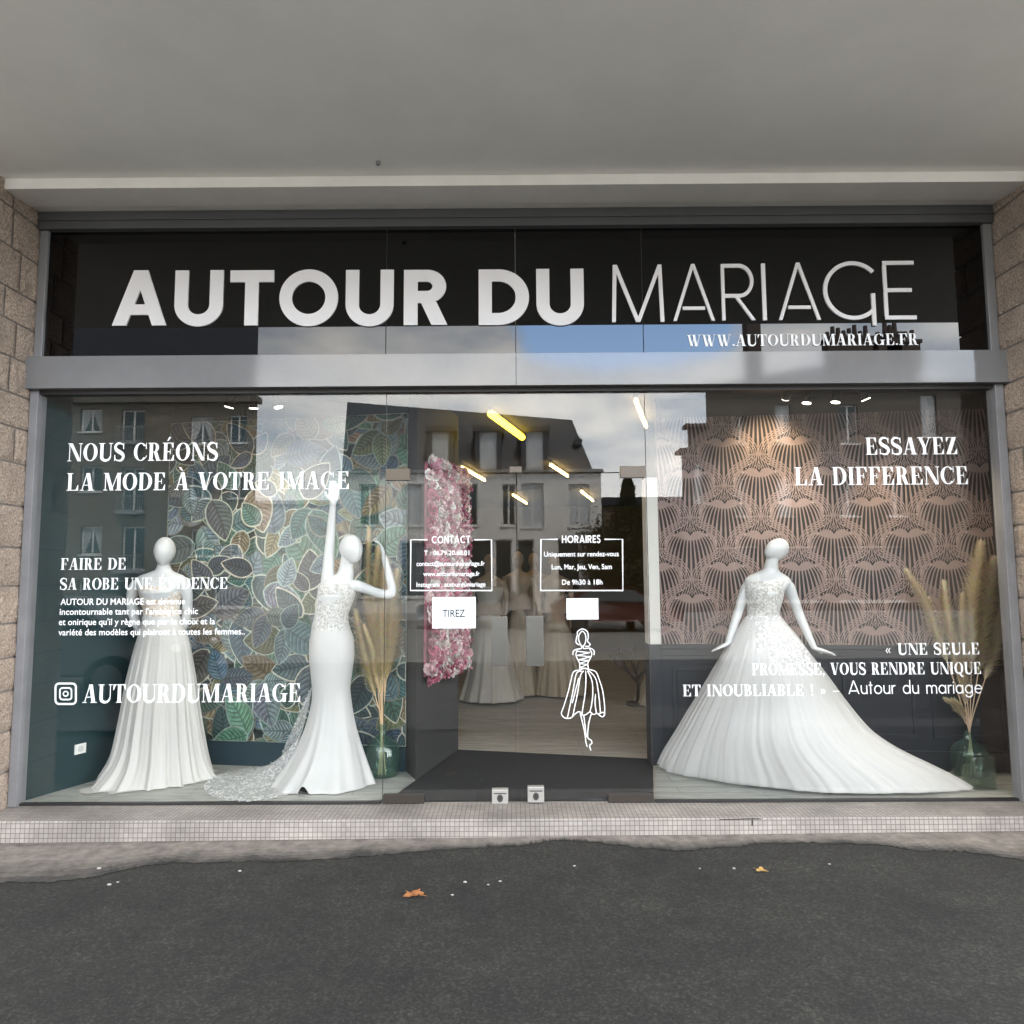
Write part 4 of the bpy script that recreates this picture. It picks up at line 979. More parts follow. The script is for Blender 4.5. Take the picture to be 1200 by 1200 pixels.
# power socket on the teal wall
t = thing('power_socket', 'white square power socket low on the teal side wall', 'socket', tuple(PW(85, 886, L0, C1)))
q0, q1 = PW(79, 886.5, L0, C1), PW(91.5, 872, L0, C1); d = (C1 - L0).normalized(); n = Vector((d.y, -d.x, 0))
g = G(); u0, u1 = (q0 - L0).dot(d), (q1 - L0).dot(d); a = L0 + d * u0; b = L0 + d * u1; g.wallprism(a, b, -.012, q0.z, q1.z); g.build('plate', 'socket', t, bevel=.002)
g = G(); m_ = (a + b) / 2 + n * .0125; zc_ = (q0.z + q1.z) / 2
g.tube([(m_.x, m_.y, zc_), (m_.x + n.x * .002, m_.y + n.y * .002, zc_)], .022, 16); g.build('plug_recess', 'white_frame', t)

#SECTION mannequins
# ------------------------------------------------------------------ mannequins
def voxel(g, name, m, parent, size, it=6):
    """one continuous skin from overlapping closed forms"""
    o = g.build(name, m, parent, True)
    r = o.modifiers.new('r', 'REMESH'); r.mode = 'VOXEL'; r.voxel_size = size; r.use_smooth_shade = True
    s = o.modifiers.new('s', 'SMOOTH'); s.factor = .5; s.iterations = it
    dg = bpy.context.evaluated_depsgraph_get(); dg.update()
    me = bpy.data.meshes.new_from_object(o.evaluated_get(dg)); old = o.data; o.modifiers.clear(); o.data = me; bpy.data.meshes.remove(old); me.name = name
    me.materials.clear(); me.materials.append(MATS[m])
    me.polygons.foreach_set('use_smooth', [True] * len(me.polygons)); me.polygons.foreach_set('material_index', [0] * len(me.polygons))
    return o
def hand(g, w_, d, n, s=1.0, curl=0.25, side=1):
    """hand from wrist w_ along d, back of the hand along n; thumb on the given side"""
    w_ = Vector(w_); d = Vector(d).normalized(); n = (Vector(n) - d * Vector(n).dot(d)).normalized(); a = d.cross(n) * side
    for k in range(4):                                  # palm: four bones side by side
        o = a * (.030 - .020 * k) * s
        g.tube([w_ + o * .45, w_ + o * .8 + d * .04 * s, w_ + o + d * .085 * s], [.015 * s, .015 * s, .0115 * s], 8)
    for k, L in enumerate((.066, .076, .070, .054)):
        o = a * (.030 - .020 * k) * s * 1.08; p = w_ + o + d * .08 * s; pts = [p]; dd = d.copy(); ax = a
        for j, f in enumerate((.45, .32, .23)):
            dd = (dd - n * curl * (.5 + .4 * j)).normalized(); p = p + dd * L * f * s; pts.append(p)
        g.tube(pts, [.0098 * s, .009 * s, .0082 * s, .0062 * s], 8)
    p = w_ + a * .024 * s + d * .018 * s; q = p + (a * .75 + d * .6 - n * .15).normalized() * .04 * s; r = q + (a * .3 + d * .9 - n * .2).normalized() * .032 * s
    g.tube([p, q, r], [.0125 * s, .0105 * s, .0075 * s], 8)
def torso_rings(levels, Yc, n=28):
    rs = []
    for py, xl, xr, ry, dy in levels:
        c = P((xl + xr) / 2, py, Yc); rx = (xr - xl) / 2 / F * (Yc + CD)
        rs.append([(c.x + rx * math.cos(2 * PI * i / n), Yc + dy + ry * math.sin(2 * PI * i / n), c.z) for i in range(n)])
    return rs
def limb(g, js, n=14):
    """js: (px, py, Y, radius)"""
    pts = [P(x, y, Y) for x, y, Y, r in js]; q = smooth_line(pts, 4); rr = []
    for i in range(len(js) - 1):
        for k in range(4): rr.append(js[i][3] + (js[i + 1][3] - js[i][3]) * k / 4)
    rr.append(js[-1][3]); g.tube(q, rr, n); return pts
def egg(g, px, py, Y, rx, ry, rz, crown=(0, .08, 1), face=(0, -1, 0)):
    """smooth featureless head: an egg narrowing to the chin"""
    z_ = Vector(crown).normalized(); y_ = -Vector(face); y_ = (y_ - z_ * y_.dot(z_)).normalized(); x_ = y_.cross(z_)
    rot = Matrix((x_, y_, z_)).transposed(); c = P(px, py, Y); rs = []
    for j in range(1, 16):
        a = PI * j / 16; z = -math.cos(a); k = 1 - .20 * max(0, -z) ** 1.2; r = []
        for i in range(24):
            t = 2 * PI * i / 24; x = math.sin(a) * math.cos(t) * k; y = math.sin(a) * math.sin(t) * k
            y -= .16 * max(0, -z) * (1 if y < .3 else .6)             # chin forward
            r.append(c + rot @ Vector((x * rx, y * ry, z * rz)))
        rs.append(r)
    g.rings(rs)
def gown(levels, Yc, pleats, ryc=None, lobes=(), skew=0.0, tailk=0.0, hem=None, nT=260, nL=90, t0=0.35, grow=1.3, zmin=None, seed=1):
    """levels: (py, xl, xr, ry); pleats: (count, amount); both grow from t0 down"""
    rnd = random.Random(seed); ph = [rnd.uniform(0, 6) for _ in pleats]; dr_ = [rnd.uniform(-.8, .8) for _ in pleats]
    K = []
    for py, xl, xr, ry in levels:
        c = P((xl + xr) / 2, py, Yc); K.append((c.z, c.x, (xr - xl) / 2 / F * (Yc + CD), ry))
    L = smooth_line([(k[0], k[1], k[2]) for k in K], 6); L2 = smooth_line([(k[3], 0, 0) for k in K], 6)
    z1, z0 = L[0].x, L[-1].x; rs = []; zmin = ZG + .012 if zmin is None else zmin
    for q, (a, b) in enumerate(zip(L, L2)):
        t = (z1 - a.x) / (z1 - z0); tt = max(0, (t - t0) / (1 - t0)); r = []
        for i in range(nT):
            th = 2 * PI * i / nT; m = 1
            for (k, am), p, dd in zip(pleats, ph, dr_):
                m += am * tt ** grow * math.sin(k * th + p + dd * tt + 1.7 * math.sin(2 * th + p) + .9 * math.sin(5 * th + 2 * p))
            for lt, lw, la, ls in lobes:
                dth = (th - lt + PI) % (2 * PI) - PI; m += la * math.exp(-(dth / lw) ** 2) * max(0, (t - ls) / (1 - ls)) ** 2.2
            ct, sn = math.cos(th), math.sin(th)
            ry = b.x * (1 - tailk * max(0, ct) * tt)
            z = a.x + (hem(th) * t ** 7 if hem else 0)
            e1, e2 = (a.y - a.z) * (1 + skew * tt ** 2 / (Yc + CD)), (a.y + a.z) * (1 - skew * tt ** 2 / (Yc + CD))
            r.append(((e1 + e2) / 2 + (e2 - e1) / 2 * m * ct, Yc + ry * m * sn - skew * ct * tt ** 2, max(zmin, z)))
        rs.append(r)
    g = G(); g.rings(rs, 0, False); return g
def stand(parent, px, Yc, r=.15, pole=None):
    p = P(px, 700, Yc); g = G(); g.lathe(p.x, Yc, [(r, ZG + .0065), (r, ZG + .012), (r * .98, ZG + .014)], 40); q = pole or p; g.lathe(q.x, q.y, [(.012, ZG + .014), (.012, ZG + .7)], 12); g.build('stand', 'plastic_black', parent)
def legs(g, pxs, Yc, top, dY=0):
    for x in pxs:
        p = P(x, top, Yc); g.tube([(p.x, Yc, p.z), (p.x, Yc + .01, .62), (p.x, Yc + .02, ZG + .09), (p.x, Yc - .02, ZG + .045)], [.078, .05, .033, .03], 12)
        g.tube([(p.x, Yc + .02, ZG + .045), (p.x, Yc - .08, ZG + .035), (p.x, Yc - .14, ZG + .028)], [.032, .033, .018], 10)

# --- first figure: arms down behind the hips, flowing chiffon gown
Y1 = .62
m1 = thing('mannequin', 'faceless white mannequin in long flowing chiffon gown by the teal side wall', 'mannequin', (P(191, 700, Y1).x, Y1, ZG), 'mannequins in bridal gowns')
g = G()
g.rings(torso_rings([(775, 166, 214, .13, .02), (750, 165, 215, .13, .02), (735, 169, 211, .11, .01), (722, 172, 207, .088, 0), (708, 169, 208, .10, -.01), (694, 166, 211, .115, -.02), (684, 159, 218, .095, .0), (678, 158.5, 218.5, .075, .01), (674, 164, 213, .062, .012), (671, 173, 205, .055, .015), (668, 181.5, 200, .05, .015), (662, 184.5, 197.5, .046, .01), (650, 185.5, 197.5, .046, 0)], Y1))
egg(g, 193, 646, Y1 - .012, .073, .094, .108)
for js in ([(166, 684, Y1 + .01, .042), (159, 687, Y1 + .015, .045), (154.5, 700, Y1 + .03, .040), (156, 719, Y1 + .06, .034), (161, 734, Y1 + .09, .031), (169, 748, Y1 + .13, .024)], [(210, 683, Y1 + .01, .042), (216.5, 687, Y1 + .015, .045), (219.5, 700, Y1 + .03, .040), (219, 718, Y1 + .06, .034), (215, 734, Y1 + .09, .031), (208, 748, Y1 + .13, .024)]):
    pts = limb(g, js); hand(g, pts[-1], pts[-1] - pts[-2], (0, 1, 0), 1.0, .3, 1)
legs(g, (183, 200), Y1 + .02, 775)
voxel(g, 'body', 'mannequin', m1, .0055)
gown([(687, 163.5, 213, .118), (694, 164.5, 212.5, .128), (702, 166, 211, .120), (712, 168.5, 209, .108), (722, 169.5, 209, .102), (728, 168.5, 210.5, .106)], Y1, [(30, .006)], t0=.0, seed=3).build('bodice', 'lace_nude', m1, True)
gown([(725, 169, 210, .104), (733, 167, 213, .115), (745, 163.5, 218, .135), (770, 157, 223, .165), (800, 151, 227, .20), (830, 147, 230, .235), (860, 142, 234, .265), (885, 137, 238, .29), (903, 130, 242, .315), (914, 124, 246, .335), (919, 121, 248, .345)], Y1, [(13, .040), (27, .034), (43, .020), (5, .02)], lobes=[(R_(176), .20, .30, .72), (R_(236), .26, .42, .70), (R_(-8), .18, .20, .78), (R_(262), .2, .2, .8)], hem=lambda th: .035 * math.exp(-((((th - R_(283)) + PI) % (2 * PI) - PI) / .28) ** 2) + .006 * math.sin(9 * th), t0=.03, grow=.8, seed=4).build('skirt', 'chiffon', m1, True)
# satin bands of the waist
gown([(722, 168.6, 209.8, .106), (727, 167.8, 210.8, .110), (731, 167.4, 212, .114)], Y1, [(40, .004)], t0=0, seed=8).build('waistband', 'satin', m1, True)
stand(m1, 195, Y1 - .12, .19, P(192, 700, Y1))

# --- second figure: one arm raised, fitted satin gown with a lace train
Y2 = .46
m2 = thing('mannequin', 'white mannequin with one arm raised high in a fitted satin gown with lace train', 'mannequin', (P(390, 700, Y2).x, Y2, ZG), 'mannequins in bridal gowns')
g = G()
g.rings(torso_rings([(800, 368, 409, .12, .02), (768, 366, 411, .125, .02), (748, 367, 409, .115, .02), (728, 370, 405, .088, .0), (712, 372, 409, .10, -.01), (698, 374, 414, .115, -.02), (688, 375, 415, .10, 0), (680, 379, 413, .075, .01), (675, 390, 414, .062, .015), (671, 395, 414, .052, .015), (664, 397.5, 413.5, .047, .01), (652, 400, 415, .047, 0)], Y2))
egg(g, 411.5, 643.5, Y2 - .012, .076, .098, .110, (-.22, .12, 1), (.72, -.6, -.25))
pts = limb(g, [(384, 690, Y2 + .02, .055), (384, 676, Y2 + .02, .047), (385.5, 655, Y2 + .02, .040), (387, 634, Y2 + .02, .035), (388.5, 612, Y2 + .01, .029), (390.5, 588, Y2, .022)]); hand(g, pts[-1], pts[-1] - pts[-2], (-.3, 1, 0), 1.0, .1, 1)
pts = limb(g, [(410, 688, Y2, .052), (420, 687, Y2 - .02, .042), (437, 693, Y2 - .04, .035), (455, 697, Y2 - .05, .033), (459.5, 692, Y2 - .05, .032), (456, 674, Y2 - .06, .028), (450, 652, Y2 - .07, .022)]); hand(g, pts[-1], (-.25, -.1, 1), (1, .2, 0), .95, .75, 1)
legs(g, (381, 398), Y2 + .03, 800)
voxel(g, 'body', 'mannequin', m2, .0055)
gown([(684, 374, 414, .11), (692, 373, 417, .13), (700, 372, 415.5, .128), (710, 370.8, 411.5, .115), (722, 368.8, 407.5, .104), (735, 366, 409.5, .115), (742, 365, 411.5, .121)], Y2, [(24, .004)], t0=0, seed=5).build('bodice', 'lace_bodice', m2, True)
def slit(th): d_ = ((th - R_(262)) + PI) % (2 * PI) - PI; return .085 * math.exp(-(d_ / .10) ** 2)
gown([(738, 366, 410, .118), (748, 363.8, 413.8, .128), (758, 363, 414.6, .132), (770, 363, 414.5, .132), (790, 365, 412, .124), (806, 366.5, 410, .118), (822, 366, 411.5, .122), (841, 362, 414.5, .14), (860, 356, 419, .17), (880, 347, 424.5, .205), (900, 335, 430, .245), (914, 325, 433.5, .27), (922, 321, 434.5, .28)], Y2 - .02, [(7, .050), (12, .040), (19, .018)], hem=slit, lobes=[(R_(235), .18, .16, .5), (R_(300), .2, .14, .45)], t0=.36, grow=1.3, seed=12).build('skirt', 'satin', m2, True)
# sheer train: from the back of the skirt down and out over the floor
A_ = [(366, 803, .50), (362, 826, .52), (356, 850, .54), (347, 876, .52), (340, 898, .50), (342, 912, .44), (346, 926, .36)]
B_ = [(364, 806, .60), (350, 838, .68), (336, 868, .74), (322, 897, None), (286, 902, None), (252, 910, None), (240, 919, None), (240, 928, None), (252, 935, None), (272, 940, None), (298, 940, None), (322, 936, None)]
A3 = smooth_line([P(x, y, Y) if P(x, y, Y).z > ZG + .03 else Vector((*PZ(x, y, ZG + .03).xy, ZG + .03)) for x, y, Y in A_], 8)
B3 = smooth_line([P(x, y, Y) if Y else Vector((*PZ(x, y, ZG + .008).xy, ZG + .012)) for x, y, Y in B_], 8)
def samp(L, t): f = t * (len(L) - 1); i = min(int(f), len(L) - 2); return L[i].lerp(L[i + 1], f - i)
g = G(); rs = []; nn, mm = 90, 22
for i in range(nn + 1):
    t = i / nn; a = samp(A3, t); b = samp(B3, t); row = []
    for j in range(mm + 1):
        s = j / mm; p = a.lerp(b, s); flat = a.z + (b.z - a.z) * (1 - (1 - s) ** 2.4); p.z = flat
        p += Vector((0, .5, .8)) * .012 * math.sin(t * 34 + 2 * math.sin(s * 5)) * s * (1 - s * .5); p.z = max(p.z, ZG + .010); row.append(p)
    rs.append(row)
g.rings(rs, 0, False, None, False); tr_ = g.build('train', 'lace_train', m2, True)
g = G(); rnd = random.Random(9)
for k in range(150):
    t = rnd.random() ** .8; s = 1 - abs(rnd.gauss(0, .07)) if k % 4 else .35 + .65 * rnd.random(); s = max(0.02, s); a = samp(A3, t); b = samp(B3, t); p = a.lerp(b, s); p.z = max(ZG + .012, a.z + (b.z - a.z) * (1 - (1 - s) ** 2.4)) + .004
    r = rnd.uniform(.005, .010); n_ = Vector((rnd.gauss(0, .25), -.35 - (1.2 if t < .3 else 0), .8)).normalized(); u = n_.cross(Vector((1, 0, .1))).normalized(); v = n_.cross(u); a0 = rnd.random() * 6
    for q in range(5):
        c0 = a0 + q * 2 * PI / 5
        g.poly([p, p + (u * math.cos(c0 - .5) + v * math.sin(c0 - .5)) * r * .75 + n_ * .002, p + (u * math.cos(c0) + v * math.sin(c0)) * r + n_ * .003, p + (u * math.cos(c0 + .5) + v * math.sin(c0 + .5)) * r * .75 + n_ * .002])
g.build('lace_blossoms', 'satin', tr_)
stand(m2, 374, Y2 - .10, .13, P(388, 700, Y2))

# --- third figure: head thrown back, wide tulle ball gown
Y3 = .47
m3 = thing('mannequin', 'white mannequin with head tilted back in a wide tulle ball gown with long train', 'mannequin', (P(900, 700, Y3).x, Y3, ZG), 'mannequins in bridal gowns')
g = G()
g.rings(torso_rings([(790, 873, 921, .13, .02), (750, 872, 920, .13, .02), (735, 875, 917, .11, .01), (721, 878, 911, .086, 0), (708, 877, 914, .10, -.01), (695, 875, 915, .115, -.02), (684, 874, 926, .095, 0), (678.5, 873.5, 926.5, .075, .01), (674, 879, 921, .062, .012), (670.5, 888, 915, .055, .015), (667, 895.5, 912.5, .05, .015), (660, 897, 911.5, .047, .005), (650, 899, 913, .046, 0)], Y3))
egg(g, 910, 644.5, Y3 + .0, .070, .082, .104, (.80, .30, .42), (-.40, -.55, .75))
pts = limb(g, [(883, 684, Y3 + .01, .042), (876.5, 688, Y3 + .015, .045), (871, 700, Y3 + .02, .038), (865, 718, Y3 + .02, .033), (859, 736, Y3 + .0, .029), (853, 754, Y3 - .03, .021)]); hand(g, pts[-1], P(834, 763, Y3 - .06) - pts[-1], (0, .2, 1), .9, .05, 1)
pts = limb(g, [(917, 683, Y3 + .01, .042), (924, 688, Y3 + .015, .045), (929, 700, Y3 + .02, .039), (936, 719, Y3 + .02, .034), (945, 740, Y3 - .01, .030), (954.5, 760, Y3 - .04, .021)]); hand(g, pts[-1], P(980, 767.5, Y3 - .08) - pts[-1], (0, .2, 1), .95, .05, -1)
legs(g, (887, 907), Y3 + .02, 790)
voxel(g, 'body', 'mannequin', m3, .0055)
gown([(681, 873, 921, .106), (686, 872, 920, .12), (695, 872, 917.5, .132), (704, 874.5, 916, .122), (713, 876, 913.5, .108), (722, 876, 912.5, .10), (728, 874, 915, .106)], Y3, [(26, .006)], t0=0, seed=6).build('bodice', 'lace_bodice', m3, True)
LV = [(724, 875.5, 913.5, .10), (733, 870, 920, .125), (745, 862, 930, .165), (765, 852, 943.5, .22), (790, 839, 963, .27), (815, 826, 981, .31), (838, 814, 999, .34), (855, 806, 1016, .36), (872, 798, 1044, .37), (888, 791, 1080, .38), (900, 787, 1106, .385), (910, 785, 1124, .39)]
def grown(k, dz=0): return [(py + dz, xl - k * (1 + i * .12), xr + k * (1 + i * .12), ry + k * .003) for i, (py, xl, xr, ry) in enumerate(LV)]
gown(grown(-8.5), Y3 - .01, [(16, .012), (27, .010), (41, .006)], skew=.26, tailk=.45, t0=.05, grow=.8, seed=14, nT=320).build('skirt', 'satin', m3, True)
gown(grown(-1.0), Y3 - .01, [(19, .018), (33, .014), (61, .009), (97, .005)], skew=.27, tailk=.45, t0=.05, grow=.8, seed=15, nT=520).build('tulle_layer', 'tulle', m3, True)
gown(grown(2.4), Y3 - .01, [(14, .014), (29, .013), (53, .009), (89, .005)], skew=.28, tailk=.45, t0=.05, grow=.8, seed=16, nT=520, zmin=ZG + .008).build('tulle_layer', 'tulle', m3, True)
gown([(721, 875, 913.2, .103), (730, 870.5, 918.5, .124), (742, 863, 928, .166), (757, 855, 940, .208), (775, 846, 951, .245)], Y3 - .012, [(19, .012), (33, .01)], t0=0, grow=.8, seed=17, skew=.02).build('lace_overlay', 'tulle_lace', m3, True)
stand(m3, 897, Y3, .15)

# --- small display figures deep inside the shop
def inner(label, cx, hy, Yc, rows, m='gown_dimlight_tan', noarm=False):
    t = thing('mannequin', label, 'mannequin', (P(cx, 700, Yc).x, Yc, ZG), 'mannequins deep inside the shop')
    k = 850 / (Yc + CD); g = G(); sy = lambda z: None
    c = P(cx, hy, Yc); z0 = c.z - 1.58
    H = lambda f: c.z - f
    n = 18
    prof = [(.62, .165, .12), (.5, .15, .11), (.40, .115, .09), (.30, .14, .11), (.20, .17, .09), (.165, .10, .06), (.14, .05, .05), (.08, .045, .045)]
    g.rings([[(c.x + a * math.cos(2 * PI * i / n), Yc + b * math.sin(2 * PI * i / n), c.z - f) for i in range(n)] for f, a, b in prof])
    egg(g, cx, hy, Yc, .075, .092, .11)
    for s in (-1, 1):
        pts = [(c.x + s * .16, Yc, H(.22)), (c.x + s * .20, Yc + .02, H(.35)), (c.x + s * .21, Yc - .02, H(.5)), (c.x + s * .18, Yc - .1, H(.70))]
        g.tube(pts, [.045, .037, .033, .022], 10); hand(g, pts[-1], (0, -.2, -1), (s, 0, 0), 1.0, .3, 1)
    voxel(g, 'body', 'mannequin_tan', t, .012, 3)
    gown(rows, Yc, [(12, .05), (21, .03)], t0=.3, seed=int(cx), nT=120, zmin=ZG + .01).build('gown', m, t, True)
    return t
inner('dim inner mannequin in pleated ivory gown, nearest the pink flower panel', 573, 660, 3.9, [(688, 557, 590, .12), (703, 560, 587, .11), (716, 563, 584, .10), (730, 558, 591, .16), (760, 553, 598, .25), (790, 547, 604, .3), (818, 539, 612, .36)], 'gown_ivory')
inner('dim inner mannequin beside the ivory one, gown coloured tan for dim light', 607, 656, 4.3, [(684, 597, 617, .11), (700, 599, 615, .10), (712, 600, 614, .10), (740, 594, 620, .16), (780, 590, 626, .22), (812, 586, 630, .26)])
inner('farther dim inner mannequin between two others, gown coloured tan for dim light', 625, 657, 5.4, [(682, 616, 634, .11), (696, 618, 632, .10), (708, 617, 633, .10), (740, 612, 640, .18), (770, 608, 644, .24), (795, 604, 648, .28)])
inner('dim inner mannequin at the right end of the inner group, gown coloured champagne for dim light', 650, 660, 4.3, [(688, 640, 661, .11), (702, 643, 659, .10), (714, 643, 660, .10), (740, 637, 669, .2), (780, 632, 680, .28), (812, 628, 688, .32)])
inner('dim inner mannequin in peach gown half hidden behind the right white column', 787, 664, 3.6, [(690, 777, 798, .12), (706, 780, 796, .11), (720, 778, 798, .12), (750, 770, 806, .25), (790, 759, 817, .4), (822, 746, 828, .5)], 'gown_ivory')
t = thing('branch_stand', 'dark bare decorative branches standing inside the shop behind the right door', 'branch stand', tuple(PZ(746, 826, ZG)))
b0 = t.location.copy(); yb = b0.y; g = G()
for pts in ([(746, 826), (748, 806), (746, 790), (748, 775)], [(747, 800), (735, 786), (722, 778), (714, 768)], [(747, 796), (758, 782), (764, 766)], [(735, 786), (728, 770), (726, 758)], [(746, 790), (740, 772), (742, 756)]):
    q = smooth_line([P(x, y, yb + random.uniform(-.15, .15) if i else yb) for i, (x, y) in enumerate(pts)], 4); g.tube(q, [.022 - .016 * i / (len(q) - 1) for i in range(len(q))], 7)
g.build('branches', 'wood_dark', t, True)
g = G(); g.lathe(b0.x, b0.y, [(.12, ZG + .001), (.12, ZG + .03), (.03, ZG + .04)], 20); g.build('base', 'wood_dark', t)

#SECTION vases
# ------------------------------------------------------------------ vases and pampas grass
def vase(name, label, px, pyb, prof, m, inner_d=.006):
    p = PZ(px, pyb, ZG + .007); t = thing(name, label, 'vase', tuple(p)); g = G()
    o = [(r, z) for r, z in prof]; i_ = [(max(.002, r - inner_d), max(z, .008)) for r, z in reversed(prof)]
    n = 48; allp = [(.001, o[0][1])] + o + i_ + [(.001, .008)]
    g.lathe(p.x, p.y, [(r, p.z + z) for r, z in allp], n, 0, True); g.build('bottle', m, t, True); return t, p
vl, pv = vase('glass_vase', 'round green glass bottle vase holding tan pampas beside the satin gown', 448, 909, [(.085, 0), (.112, .012), (.124, .05), (.126, .12), (.122, .19), (.105, .235), (.07, .265), (.038, .285), (.026, .31), (.024, .36), (.03, .372)], 'vase_green')
vr, pw_ = vase('glass_vase', 'wide dark green glass vase holding tall pampas at the right end', 1137, 908, [(.10, 0), (.118, .012), (.125, .06), (.124, .15), (.115, .19), (.08, .225), (.045, .245), (.032, .27), (.034, .31)], 'vase_green')
p = PZ(1147.5, 922, ZG + .007)
t = thing('glass_jar', 'small clear square glass jar standing in front of the dark green vase', 'jar', tuple(p)); g = G(); a = .078
def rsq3(r, z, k=.02): 
    o = []
    for q, (sx, sy) in enumerate(((1, 1), (-1, 1), (-1, -1), (1, -1))):
        for i in range(5): an = PI / 2 * (q + i / 4); o.append((p.x + sx * (r - k) + k * math.cos(an), p.y + sy * (r - k) + k * math.sin(an), p.z + z))
    return o
g.rings([rsq3(a, 0), rsq3(a, .2), rsq3(a * .96, .215), rsq3(a * .9, .215), rsq3(a * .92, .19), rsq3(a * .92, .012)], 0, True); g.build('jar_body', 'vase_clear', t, True)
def pampas(label, base, neckpx, plumes, seed, tint):
    rnd = random.Random(seed); t = thing('pampas_bouquet', label, 'dried grass', tuple(base))
    for (pts, wpx, dy) in plumes:
        nk = P(neckpx[0] + rnd.uniform(-2, 2), neckpx[1], base.y + rnd.uniform(-.01, .01))
        line = [P(x, y, base.y + dy * (k + 1) / len(pts)) for k, (x, y) in enumerate(pts)]     # from plume foot to tip
        g = G(); st = smooth_line([Vector((base.x + rnd.uniform(-.04, .04), base.y + rnd.uniform(-.04, .04), ZG + .02)), nk, line[0]], 5)
        g.tube(st, [.0042] * len(st), 6, 0, tuple(x * .85 for x in tint))
        ax = smooth_line(line, 8); n = len(ax); g.tube(ax, [.003] * n, 5, 0, tint); W = 2.7 * wpx / 850 * (base.y + CD)
        N = int(1800 + wpx * 210)
        for q in range(N):
            f = rnd.random() ** .9 * (n - 1.01); i = int(f); o = ax[i].lerp(ax[i + 1], f - i); d = (ax[i + 1] - ax[i]).normalized(); tt = f / (n - 1)
            env = W * .5 * (min(1, tt / .25) ** .6) * (1 - tt ** 2.2 * .82)
            s = d.orthogonal().normalized(); s.rotate(Matrix.Rotation(rnd.random() * 2 * PI, 3, d))
            out_ = env * rnd.uniform(.25, 1.1); ln = rnd.uniform(.05, .10)
            tip = o + s * out_ + d * ln * (.9) + Vector((rnd.gauss(0, .006), 0, -.012 * rnd.random())); mid = o + s * out_ * .35 + d * ln * .5
            wv = d.cross(s) * rnd.uniform(.0012, .0030); c = tuple(min(.8, x * rnd.uniform(.7, 1.35)) for x in tint)
            g.poly([o, mid + wv, tip, mid - wv], 0, c)
        o = g.build('plume', 'pampas', t)
    return t
pampas('dense tan pampas bouquet standing in the left green bottle vase', pv, (447, 850), [
    ([(443, 805), (436, 740), (432, 690), (432, 626)], 11, .05), ([(446, 800), (440, 740), (440, 690), (443, 648)], 13, -.02), ([(449, 800), (448, 750), (449, 700), (452, 664)], 17, -.06), ([(451, 795), (456, 750), (459, 712), (464, 676)], 15, .02),
    ([(441, 820), (432, 785), (424, 752), (418, 724)], 11, .0), ([(447, 790), (444, 760), (438, 720), (436, 690)], 14, .04), ([(452, 800), (459, 760), (463, 730), (461, 700)], 10, .06), ([(446, 815), (440, 790), (437, 765), (430, 742)], 8, -.04)], 3, (.90, .64, .38))
pampas('tall beige feathery pampas bouquet standing in the right dark green vase', pw_, (1137, 858), [
    ([(1112, 780), (1098, 742), (1084, 706), (1067, 676)], 10, .0), ([(1122, 790), (1116, 755), (1111, 722), (1107, 690)], 11, .05), ([(1131, 790), (1129, 760), (1128, 735), (1128, 705)], 11, .02),
    ([(1138, 790), (1140, 740), (1142, 690), (1149, 643)], 21, -.06), ([(1146, 790), (1152, 745), (1157, 705), (1164, 662)], 22, .0), ([(1153, 800), (1163, 765), (1170, 735), (1176, 712)], 13, .04), ([(1131, 846), (1127, 836), (1122, 828), (1115, 823)], 5, -.05), ([(1131, 830), (1130, 800), (1124, 775), (1121, 756)], 12, .03)], 4, (.92, .68, .47))

#SECTION flowers
# ------------------------------------------------------------------ flower panel on the partition
dP = (P2 - P1).normalized(); nP = Vector((dP.y, -dP.x, 0))
ua, ub = (PW(495, 700, P1, P2) - P1).dot(dP), (PW(541, 700, P1, P2) - P1).dot(dP)
zb_, zt_ = PW(495, 800, P1, P2).z, PW(497, 536, P1, P2).z
fp = thing('flower_panel', 'tall panel of pink and cream artificial roses on the dark partition wall', 'flower panel', tuple(P1 + dP * (ua + ub) / 2 + Vector((0, 0, zb_ - ZG))))
g = G(); a = P1 + dP * ua + nP * .001; b = P1 + dP * ub + nP * .001; g.wallprism(a + dP * .03, b, -.02, zb_ + .04, zt_ - .03); g.build('backing', 'flower_back', fp)
g = G(); rnd = random.Random(31); nu_, nv_ = 16, 38
pinks = [(.60, .20, .30), (.70, .38, .44), (.80, .58, .60), (.84, .74, .72), (.42, .07, .15), (.76, .48, .53), (.55, .14, .25), (.84, .80, .78)]
for i in range(nu_):
    for j in range(nv_):
        u = ua + (i + .5 + rnd.uniform(-.4, .4)) / nu_ * (ub - ua); z = zb_ + (j + .5 + rnd.uniform(-.45, .45)) / nv_ * (zt_ - zb_); r = rnd.uniform(.034, .056); col = rnd.choice(pinks)
        nn_ = (nP + Vector((rnd.gauss(0, .3), rnd.gauss(0, .3), rnd.gauss(0, .3)))).normalized(); o = P1 + dP * u + nP * rnd.uniform(.03, .06) + Vector((0, 0, z - ZG))
        e1 = nn_.cross(Vector((0, 0, 1))).normalized(); e2 = nn_.cross(e1)
        for lay, (rr, lift, npt) in enumerate(((1.0, .0, 6), (.7, .012, 5), (.4, .022, 4))):
            a0 = rnd.random() * 6
            for k in range(npt):
                t0_ = a0 + 2 * PI * k / npt; da = PI / npt * 1.25; f = rnd.uniform(.8, 1.2); c = tuple(min(.85, x * f * (1 - .08 * lay)) for x in col)
                pts = [o + nn_ * lift]
                for aa, q in ((-da, .72), (-da * .45, 1), (da * .45, 1), (da, .72)): pts.append(o + (e1 * math.cos(t0_ + aa) + e2 * math.sin(t0_ + aa)) * r * rr * q + nn_ * (lift + .016 * q * (1 + lay * .5)))
                g.poly(pts, 0, c)
